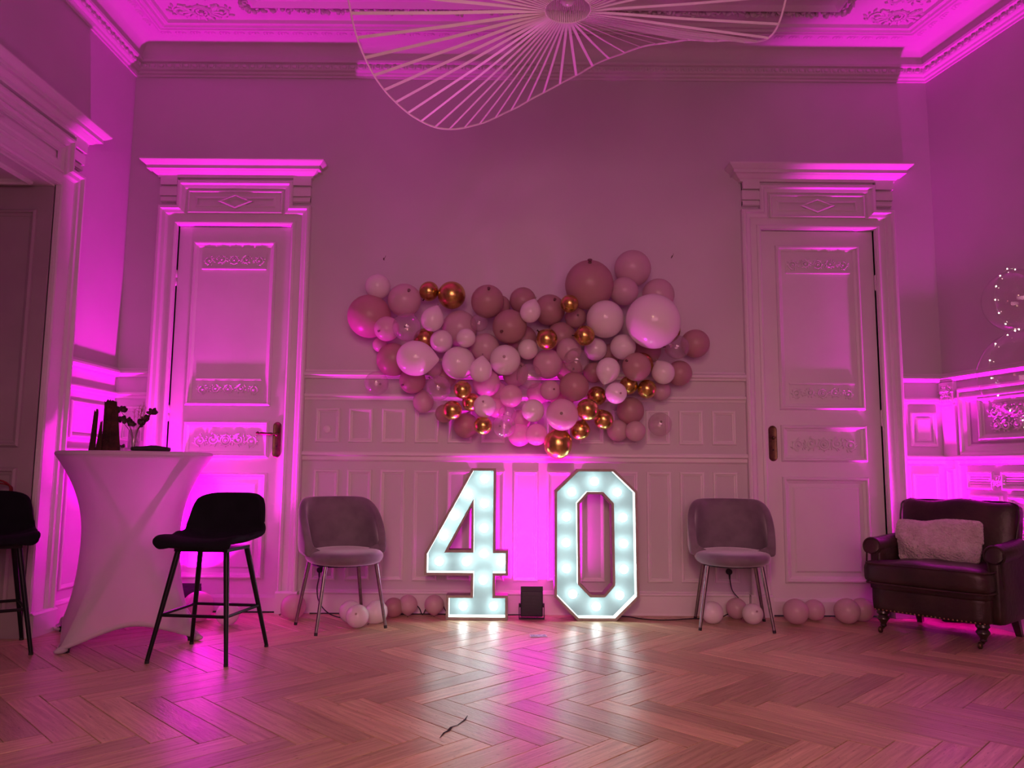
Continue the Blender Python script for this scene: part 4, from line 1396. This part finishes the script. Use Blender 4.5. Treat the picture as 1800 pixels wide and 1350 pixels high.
# ================================================================ VELVET TUB CHAIRS
def make_tub(loc, rz, label):
    root = empty('tub_chair', loc, rz)
    tag(root, label, 'chair', 'grey velvet tub chairs')

    def outline(a, rx, ry):
        """superellipse; a=0 back, +-pi/2 sides"""
        c, s = cos(a), sin(a)
        k = 2.2
        r = 1 / ((abs(s) / rx) ** k + (abs(c) / ry) ** k) ** (1 / k)
        return r * s, r * c

    AM = radians(112)
    NA = 45

    def shell(i, j):
        a = -AM + 2 * AM * i
        q = abs(a) / AM
        top = 0.825 - 0.010 * q ** 2 - 0.31 * max(0, (q - 0.36) / 0.64) ** 2.2
        bot = 0.425 + 0.02 * q
        # cross-section: outer bottom .. outer top .. over .. inner bottom
        sec = [(0.0, 0.0), (0.004, 0.25), (0.010, 0.6), (0.012, 0.9), (0.006, 0.975), (-0.012, 1.0), (-0.034, 0.978), (-0.042, 0.9), (-0.036, 0.6), (-0.030, 0.25), (-0.02, 0.0)]
        o, t = sec[int(round(j * (len(sec) - 1)))]
        rx, ry = 0.280 + o - 0.012 * t, 0.238 + o + 0.03 * t
        x, y = outline(a, rx, ry)
        # arms end rounded
        end = max(0, (q - 0.93) / 0.07)
        z = bot + (top - bot) * t
        zm = bot + (top - bot) * 0.5
        z = zm + (z - zm) * (1 - 0.30 * end ** 2)
        return (x, y, z)

    sh = MB().grid(shell, NA, 11).build('back_shell', VELVET, root, 'all')
    me = sh.data
    bm = bmesh.new(); bm.from_mesh(me)
    bmesh.ops.holes_fill(bm, edges=[e for e in bm.edges if e.is_boundary], sides=0)
    bm.to_mesh(me); bm.free()
    md = sh.modifiers.new('soft', 'SUBSURF'); md.levels = 1; md.render_levels = 1
    # seat cushion: rounded at the front
    pr = [(0.0, 0.400), (0.82, 0.404), (0.95, 0.420), (1.0, 0.446), (0.985, 0.470), (0.90, 0.486), (0.6, 0.492), (0.0, 0.488)]

    def seat(i, j):
        a = 2 * pi * i
        rr, z = pr[int(round(j * (len(pr) - 1)))]
        x, y = outline(a, 0.245, 0.232)
        y = y - 0.035 if y < 0 else y - 0.035
        if y < 0: y *= 1.10
        return (x * rr, y * rr - (1 - rr) * 0.02, z + (0.006 * cos(a) if rr > .5 else 0))
    s = MB().grid(seat, 40, len(pr), True).build('seat', VELVET, root, 'all')
    md = s.modifiers.new('soft', 'SUBSURF'); md.levels = 1; md.render_levels = 1
    MB().lathe([(0.0, 0.392), (0.19, 0.392), (0.19, 0.402), (0.0, 0.402)], 24, caps=False).build('under_plate', BLACKM, root)
    for sx, sy in ((-1, -1), (1, -1), (1, 1), (-1, 1)):
        t = Vector((sx * 0.168, sy * 0.155 - 0.01, 0.402))
        f = Vector((sx * 0.226, sy * 0.195 - 0.005, 0.018))
        MB().tube([t, f], [0.0135, 0.0095], 14).build('leg', CHROME, root, True)
        MB().tube([f, (f.x + sx * 0.002, f.y + sy * .002, 0.0)], [0.0105, 0.0105], 12).build('foot_cap', RUBBER, root, True)
    return root


make_tub((-1.095, 5.085, 0), radians(33), 'grey velvet tub chair with steel legs left of the number 4')
make_tub((1.465, 5.20, 0), radians(-9), 'grey velvet tub chair with steel legs right of the number 0')

# ================================================================ ARMCHAIR
arm = empty('armchair', (2.735, 4.945, 0), radians(-50))
tag(arm, 'worn dark brown leather armchair on turned legs with castors', 'armchair')
W2 = 0.345


def puff(k):
    return lambda v: Vector((v.x, v.y, v.z))


# body under the seat
rbox('base', (0.66, 0.62, 0.165), 0.022, LEATHER, arm, (0, 0.02, 0.218), sub=7)
rbox('seat_band', (0.675, 0.635, 0.06), 0.022, LEATHER, arm, (0, 0.013, 0.300), sub=7)
sc_ = rbox('seat_cushion', (0.72, 0.56, 0.135), 0.045, LEATHER, arm, (0, -0.075, 0.378), sub=11,
           fn=lambda v: Vector((v.x * (1.0 if v.y < -0.1 else 0.80), v.y - (0.018 * (1 - (v.x / 0.36) ** 2) if v.y < 0 else 0), v.z + (0.018 * (1 - (v.x / 0.36) ** 2) if v.z > 0 else 0) - 0.004 * sin(v.x * 21))))
# piping round the cushion front
for zz in (0.318, 0.438):
    MB().tube(spline([(-0.354, -0.15, zz), (-0.356, -0.26, zz), (-0.342, -0.325, zz), (-0.29, -0.352, zz), (0, -0.370, zz), (0.29, -0.352, zz), (0.342, -0.325, zz), (0.356, -0.26, zz), (0.354, -0.15, zz)], 6), 0.0055, 6).build('piping', LEATHER, sc_.parent, True)
# back
bk = rbox('back', (0.69, 0.17, 0.46), 0.062, LEATHER, arm, (0, 0.275, 0.60), sub=12,
          fn=lambda v: Vector((v.x * (1 + 0.10 * (v.z + 0.1)), v.y - 0.020 * (1 - (v.x / 0.33) ** 2) * (1 if v.y < 0 else 0), v.z + 0.010 * sin(v.x * 17 + 1) * (1 if v.z > 0.15 else 0))), rot=(radians(-11), 0, 0))
MB().tube(spline([(-0.315, 0.19, 0.44), (-0.345, 0.215, 0.62), (-0.355, 0.25, 0.76), (-0.31, 0.265, 0.822), (0, 0.268, 0.828), (0.31, 0.265, 0.822), (0.355, 0.25, 0.76), (0.345, 0.215, 0.62), (0.315, 0.19, 0.44)], 6), 0.006, 6).build('back_piping', LEATHER, arm, True)
# arms: panel plus rolled top with a scrolled front
for s in (-1, 1):
    a = rbox('arm', (0.078, 0.52, 0.43), 0.024, LEATHER, arm, (s * 0.340, 0.06, 0.345), sub=6)
    MB().tube([(s * 0.355, -0.200, 0.530), (s * 0.355, -0.208, 0.531), (s * 0.355, -0.203, 0.532), (s * 0.352, 0.10, 0.545), (s * 0.338, 0.26, 0.56)], [0.040, 0.050, 0.055, 0.056, 0.05], 18).build('arm_roll', LEATHER, arm, True)
    fr_ = Frame((s * 0.355, -0.208, 0.530), (1, 0, 0), (0, 0, 1), (0, -1, 0))
    pth = [(0.054 * cos(t), 0.054 * sin(t)) for t in [radians(-50) + radians(280) * i / 20 for i in range(21)]]
    MB().tube([(0.044 * s, -0.19, 0)] + [(p[0] * s, p[1], 0) for p in pth] + [(-0.030 * s, -0.19, 0)], 0.0065, 6, True, fr_).build('arm_piping', LEATHER, arm, True)
# outside back
rbox('outside_back', (0.64, 0.05, 0.42), 0.02, LEATHER, arm, (0, 0.325, 0.34), sub=5)
# brass nails along the lower front and side edges
nm = MB().ball((0, 0, 0), (0.0058, 0.0045, 0.0058), 8, 6).mesh('nail', NAILM, 'all')
for i in range(27):
    o = bpy.data.objects.new('nail', nm); o.location = (-0.312 + i * 0.024, -0.2915, 0.148); link(o, arm)
for s in (-1, 1):
    prf = [(0.0, 0.140), (0.034, 0.140), (0.038, 0.125), (0.026, 0.112), (0.036, 0.100), (0.038, 0.090), (0.024, 0.074), (0.016, 0.056), (0.020, 0.048), (0.014, 0.040), (0.0, 0.040)]
    lg = MB().lathe(prf, 18, (s * 0.285, -0.245, 0), False).build('front_leg', DARKWOOD, arm, True)
    fr_ = Frame((s * 0.285 - 0.012, -0.262, 0.0), (0, 0, 1), (0, 1, 0), (1, 0, 0))
    c = MB().lathe([(0.0, -0.009), (0.017, -0.009), (0.020, -0.005), (0.020, 0.005), (0.017, 0.009), (0.0, 0.009)], 16, (0.0205, 0, 0), False, Frame((s * 0.285 - 0.012, -0.262, 0.0), (0, 0, 1), (0, 1, 0), (1, 0, 0)))
    c.build('castor_wheel', BRASS_OLD, lg, True)
    MB().tube([(s * 0.285, -0.245, 0.044), (s * 0.285 - 0.004, -0.235, 0.034), (s * 0.285 - 0.012, -0.262, 0.021)], [0.010, 0.008, 0.006], 8).build('castor_fork', BRASS_OLD, lg, True)
    m = MB()
    q0, q1 = (s * 0.285, 0.275), (s * 0.295, 0.325)
    V = [(q0[0] + dx, q0[1] + dy, 0.142) for dx, dy in ((-.024, -.024), (.024, -.024), (.024, .024), (-.024, .024))] + [(q1[0] + dx, q1[1] + dy, 0.0) for dx, dy in ((-.017, -.017), (.017, -.017), (.017, .017), (-.017, .017))]
    m.add(V, [(0, 1, 2, 3), (7, 6, 5, 4), (0, 4, 5, 1), (1, 5, 6, 2), (2, 6, 7, 3), (3, 7, 4, 0)]).build('rear_leg', DARKWOOD, arm)

# fleece cushion leaning on the back of the armchair
def cush(v):
    x, z = v.x / 0.25, v.z / 0.135
    edge = (1 - min(1, abs(x)) ** 4) * (1 - min(1, abs(z)) ** 4)
    y = v.y * (0.25 + 0.95 * edge)
    y += 0.012 * sin(z * 3.2 + x * 1.5) + 0.005 * sin(x * 9 + z * 4)
    n = 0.0035 * sin(v.x * 190 + 3 * sin(v.z * 70)) * sin(v.z * 210 + 2 * sin(v.x * 60))
    return Vector((v.x * (1 - 0.04 * (z < 0)) - 0.012 * z * (x < 0), y + n, v.z + 0.006 * sin(x * 5)))


cu = rbox('cushion', (0.52, 0.11, 0.28), 0.03, FLEECE, None, (0, 0, 0), sub=44, fn=cush)
Rz = Matrix.Translation((2.735, 4.945, 0)) @ Matrix.Rotation(radians(-50), 4, 'Z') @ Matrix.Translation((-0.050, 0.055, 0.572)) @ Matrix.Rotation(radians(-20), 4, 'X') @ Matrix.Rotation(radians(-2), 4, 'Y')
cu.matrix_world = Rz
tag(cu, 'pale pink fleece cushion propped in the leather armchair', 'cushion')

# ================================================================ PENDANT LAMP
WIRE = mat('cream_fibreglass', (0.84, 0.80, 0.77), 0.4, col2=(0.88, 0.84, 0.81), vs=20)
HX, HY = 0.228, 3.10
pend = empty('pendant_lamp', (HX, HY, 2.95))
tag(pend, 'large wavy pendant lamp of cream ribs around a thin rim', 'pendant lamp')
RIM = [(-180, 3.045), (-165, 3.10), (-150, 3.12), (-125, 3.02), (-95, 2.90), (-65, 2.98), (-40, 3.16), (-20, 3.26), (-6, 3.18), (1, 3.06), (6.2, 2.968), (11.8, 2.958), (18, 3.005), (32, 3.135), (46.7, 3.248), (60.5, 3.293), (74, 3.26), (85.4, 3.165),
       (95, 3.075), (104.6, 2.968), (115.3, 2.858), (124.5, 2.79), (132, 2.762), (141, 2.771), (151, 2.804), (158.5, 2.839), (165, 2.887), (171.4, 2.938), (180, 3.045)]


def rim_z(a):
    a = (a + 180) % 360 - 180
    for (a0, z0), (a1, z1) in zip(RIM, RIM[1:]):
        if a0 <= a <= a1:
            t = (a - a0) / (a1 - a0)
            return z0 + (z1 - z0) * (t * t * (3 - 2 * t) * 0.5 + t * 0.5)
    return 3.04


RP = 0.95
zz = [rim_z(-180 + i * 1.5) for i in range(240)]
for _ in range(6):
    zz = [(zz[i - 1] + 2 * zz[i] + zz[(i + 1) % 240]) / 4 for i in range(240)]


def rim_pt(a):
    q = ((a + 180) / 1.5) % 240; i = int(q)
    z = zz[i % 240] + (zz[(i + 1) % 240] - zz[i % 240]) * (q - i)
    return Vector((RP * cos(radians(a)), RP * sin(radians(a)), z - 2.95))


m = MB().tube([rim_pt(-180 + i * 1.5) for i in range(241)], 0.0046, 6, False)
m.build('rim', WIRE, pend, True)
NR = 66
HB, HR = 0.02, 0.098
rg3 = random.Random(8)
for k in range(NR):
    a = -180 + k * 360 / NR + 1.2
    p = rim_pt(a)
    b = Vector((HR * cos(radians(a)), HR * sin(radians(a)), HB))
    d = (p - b).normalized()
    tw = radians(25 + 55 * sin(radians(a) * 2.0 + 1.0))
    s = d.cross(Vector((0, 0, 1))).normalized()
    s = (Matrix.Rotation(tw, 3, d) @ s)
    n_ = d.cross(s)
    w, t = 0.0066, 0.001
    V = []
    for q in (b, b.lerp(p, 0.5) + Vector((0, 0, -0.004)), p):
        V += [q - s * w - n_ * t, q + s * w - n_ * t, q + s * w + n_ * t, q - s * w + n_ * t]
    F = [(0, 3, 2, 1), (8, 9, 10, 11)]
    for j in (0, 4):
        for e in range(4): F.append((j + e, j + (e + 1) % 4, j + 4 + (e + 1) % 4, j + 4 + e))
    MB().add(V, F).build('rib', WIRE, pend)
    # the rib folds up along the hub
    u1 = Vector((HR * cos(radians(a)), HR * sin(radians(a)), HB)); u2 = Vector((0.086 * cos(radians(a)), 0.086 * sin(radians(a)), HB + 0.17)); u3 = Vector((0.03 * cos(radians(a)), 0.03 * sin(radians(a)), HB + 0.22))
    tv = Vector((-sin(radians(a)), cos(radians(a)), 0)) * 0.0026
    MB().add([u1 - tv, u1 + tv, u2 + tv, u2 - tv, u3 + tv * .5, u3 - tv * .5], [(0, 1, 2, 3), (3, 2, 4, 5)]).build('hub_strip', WIRE, pend).modifiers.new('t', 'SOLIDIFY').thickness = 0.0012
for rr, zz_ in ((HR, HB), (0.086, HB + 0.17), (0.03, HB + 0.22)):
    MB().tube([(rr * cos(t), rr * sin(t), zz_) for t in [2 * pi * i / 48 for i in range(49)]], 0.0028, 6, False).build('hub_ring', WIRE, pend, True)
OPAL = mat('opal_glass_bulb', (0.70, 0.66, 0.66), 0.15, col2=(0.74, 0.7, 0.7), vs=8, coat=0.5)
MB().ball((0, 0, HB + 0.055), 0.036, 20, 14).build('bulb', OPAL, pend, 'all')
MB().lathe([(0.018, HB + 0.085), (0.018, HB + 0.20), (0.03, HB + 0.215), (0.03, HB + 0.225), (0.004, HB + 0.235), (0.003, ZC - 2.95 - 0.03), (0.05, ZC - 2.95 - 0.028), (0.055, ZC - 2.95 - 0.002)], 16, caps=False).build('cord_and_holder', WIRE, pend, True)

# ================================================================ CLEAR BALLOON COLUMN WITH FAIRY LIGHTS
BUB = clear_mat('clear_bubble', (0.98, 0.95, 0.965), 0.045, 0.04)
BX, BY = 3.03, 4.47
lo_ = tag(MB().ball((0, 0, 0), 0.265, 40, 26).build('bubble_balloon', BUB, None, 'all'), 'lower, larger clear bubble balloon at the right picture edge', 'balloon', 'clear bubble balloons on a stick')
lo_.location = (BX, BY, 1.588)
up_ = tag(MB().ball((0, 0, 0), 0.188, 36, 22).build('bubble_balloon', BUB, None, 'all'), 'upper, smaller clear bubble balloon at the right picture edge', 'balloon', 'clear bubble balloons on a stick')
up_.location = (BX - 0.035, BY, 2.025)
STICK = clear_mat('clear_stick', (0.9, 0.87, 0.88), 0.12, 0.1)
st = empty('balloon_stand', (BX, BY, 0))
tag(st, 'clear stick with round foot carrying the bubble balloons', 'balloon stand')
MB().lathe([(0.0, 0.0), (0.11, 0.0), (0.105, 0.02), (0.02, 0.03), (0.0, 0.03)], 24, caps=False).build('foot', STICK, st, True)
MB().tube([(0, 0, 0.03), (0, 0, 1.32)], 0.006, 8).build('stick', STICK, st, True)
MB().ball((0, 0, 1.315), (0.02, 0.02, 0.02), 10, 8).build('clip', STICK, st, 'all')
FAIRY = emit_mat('warm_led_bead', (1.0, 0.80, 0.66), 12.0)
fl = empty('fairy_lights', (BX, BY, 0))
tag(fl, 'string of tiny warm LEDs wound round the bubble balloons and their stick', 'string lights')
WIRM = mat('silver_wire', (0.6, 0.55, 0.55), 0.4, 0.8, col2=(0.65, 0.6, 0.6), vs=30)
path = []
for i in range(60):
    q = i / 59
    path.append((0.018 * cos(q * 30) - 0.006, 0.018 * sin(q * 30) - 0.01, 0.10 + 1.20 * q))
for i in range(1, 40):
    q = i / 40; t = -pi / 2 + pi * q
    path.append((-0.272 * cos(t) * 0.985, -0.06 * cos(t), 1.588 + 0.272 * sin(t)))
for i in range(1, 40):
    q = i / 40; t = -pi / 2 + pi * q
    path.append((-0.035 - 0.196 * cos(t) * 0.93, -0.075 * cos(t), 2.025 + 0.194 * sin(t)))
for i in range(1, 30):
    q = i / 30; t = pi / 2 - pi * q
    path.append((-0.035 + 0.195 * cos(t) * 0.5 - 0.03, -0.17 * cos(t), 2.025 + 0.194 * sin(t)))
MB().tube(path, 0.0006, 4).build('wire', WIRM, fl)
bd = MB().ball((0, 0, 0), 0.0036, 8, 6).mesh('led_bead', FAIRY, 'all')
rg4 = random.Random(3)
for i in range(2, len(path), 5):
    p = Vector(path[i]); k = bpy.data.objects.new('led_bead', bd)
    k.location = p + Vector((rg4.uniform(-.01, .01), -0.005, rg4.uniform(-.01, .01))); link(k, fl)
for i in range(12):
    k = bpy.data.objects.new('led_bead', bd); k.location = (rg4.uniform(-.06, .03), rg4.uniform(-.04, 0), 1.30 + rg4.uniform(-.03, .04)); link(k, fl)

# ================================================================ SMALL THINGS
CABLE = mat('black_cable', (0.010, 0.010, 0.012), 0.5, col2=(0.015, 0.015, 0.018), vs=30)


def power_cable(plug, pts, label):
    root = empty('power_cable', (plug[0], plug[1], 0))
    tag(root, label, 'cable', 'black power cables along the back wall')
    L = lambda p: (p[0] - plug[0], p[1] - plug[1], p[2])
    fr = Frame(L(plug), (1, 0, 0), (0, 0, 1), (0, -1, 0))
    MB().lathe([(0.0, 0.0), (0.021, 0.0), (0.021, 0.020), (0.017, 0.028), (0.0, 0.030)], 18, caps=False, ax=fr).build('plug', RUBBER, root, True)
    MB().tube([L((plug[0], plug[1] - 0.022, plug[2] - 0.012)), L((plug[0], plug[1] - 0.024, plug[2] - 0.05))], [0.008, 0.005], 8).build('strain_relief', RUBBER, root, True)
    MB().tube([L(p) for p in spline(pts, 8)], 0.0038, 8).build('cord', CABLE, root, True)
    return root


power_cable((-1.345, 5.545, 0.298), [(-1.345, 5.521, 0.25), (-1.352, 5.50, 0.17), (-1.325, 5.46, 0.09), (-1.25, 5.40, 0.03), (-1.15, 5.36, 0.0045), (-1.03, 5.42, 0.0045), (-0.97, 5.47, 0.06), (-0.90, 5.47, 0.07), (-0.86, 5.47, 0.02), (-0.80, 5.49, 0.0045), (-0.76, 5.485, 0.03), (-0.70, 5.505, 0.09), (-0.64, 5.505, 0.05), (-0.61, 5.49, 0.0045), (-0.58, 5.495, 0.05), (-0.50, 5.505, 0.095), (-0.45, 5.50, 0.03), (-0.42, 5.49, 0.0045), (-0.30, 5.485, 0.0045)],
            'black plugged-in cable looping along the wall from left chair to number 4')
power_cable((1.541, 5.545, 0.305), [(1.541, 5.521, 0.257), (1.55, 5.49, 0.18), (1.60, 5.46, 0.11), (1.59, 5.48, 0.05), (1.50, 5.46, 0.025), (1.42, 5.42, 0.0045), (1.25, 5.41, 0.0045), (1.10, 5.36, 0.0045), (1.00, 5.355, 0.0045), (0.90, 5.39, 0.0045), (0.80, 5.47, 0.0045), (0.60, 5.49, 0.0045)],
            'black plugged-in cable on the floor from right chair to number 0')
tag(MB().tube([(x, 5.505 + 0.006 * sin(x * 9), 0.0045) for x in [-1.40 + i * 0.05 for i in range(33)]], 0.004, 6).build('floor_cable', CABLE, None, True),
    'straight black cable lying along the foot of the back wall', 'cable')

for x, z, w in ((-0.954, 2.545, 'left'), (1.173, 2.578, 'right')):
    n = empty('wall_hook', (x, D, z))
    tag(n, 'tiny hook in the wall high above the %s end of the balloon garland' % w, 'hook', 'tiny wall hooks')
    MB().tube([(0, 0, 0), (0, -0.02, 0.0), (0.002, -0.024, 0.010)], 0.003, 6).build('nail', BRASS_OLD, n)
    MB().tube([(0.002, -0.018, 0.002), (0.012, -0.016, 0.02), (0.013, -0.012, 0.03)], 0.0012, 4).build('thread', BRASS_OLD, n)

# printed card dropped on the floor
def card_mat():
    m, nt, b, out = new_mat('printed_card')
    tc = nt.nodes.new('ShaderNodeTexCoord')
    vo = nt.nodes.new('ShaderNodeTexVoronoi'); vo.inputs['Scale'].default_value = 5.0
    nt.links.new(tc.outputs['Generated'], vo.inputs['Vector'])
    cr = nt.nodes.new('ShaderNodeValToRGB')
    cr.color_ramp.elements[0].color = (0.10, 0.14, 0.22, 1); cr.color_ramp.elements[1].color = (0.70, 0.76, 0.82, 1)
    nt.links.new(vo.outputs['Distance'], cr.inputs['Fac']); nt.links.new(cr.outputs[0], b.inputs['Base Color'])
    b.inputs['Roughness'].default_value = 0.8
    return m


cd = empty('card', (0.172, 4.835, 0), radians(6))
tag(cd, 'small blue-grey printed card lying on the parquet', 'card')
MB().box((-0.052, -0.035, 0.0015), (0.052, 0.035, 0.0028)).build('paper', mat('card_stock', (0.6, 0.6, 0.6), 0.5, col2=(0.65, 0.65, 0.65), vs=30), cd)
MB().box((-0.047, -0.030, 0.0028), (0.047, 0.030, 0.0031)).build('print', card_mat(), cd)
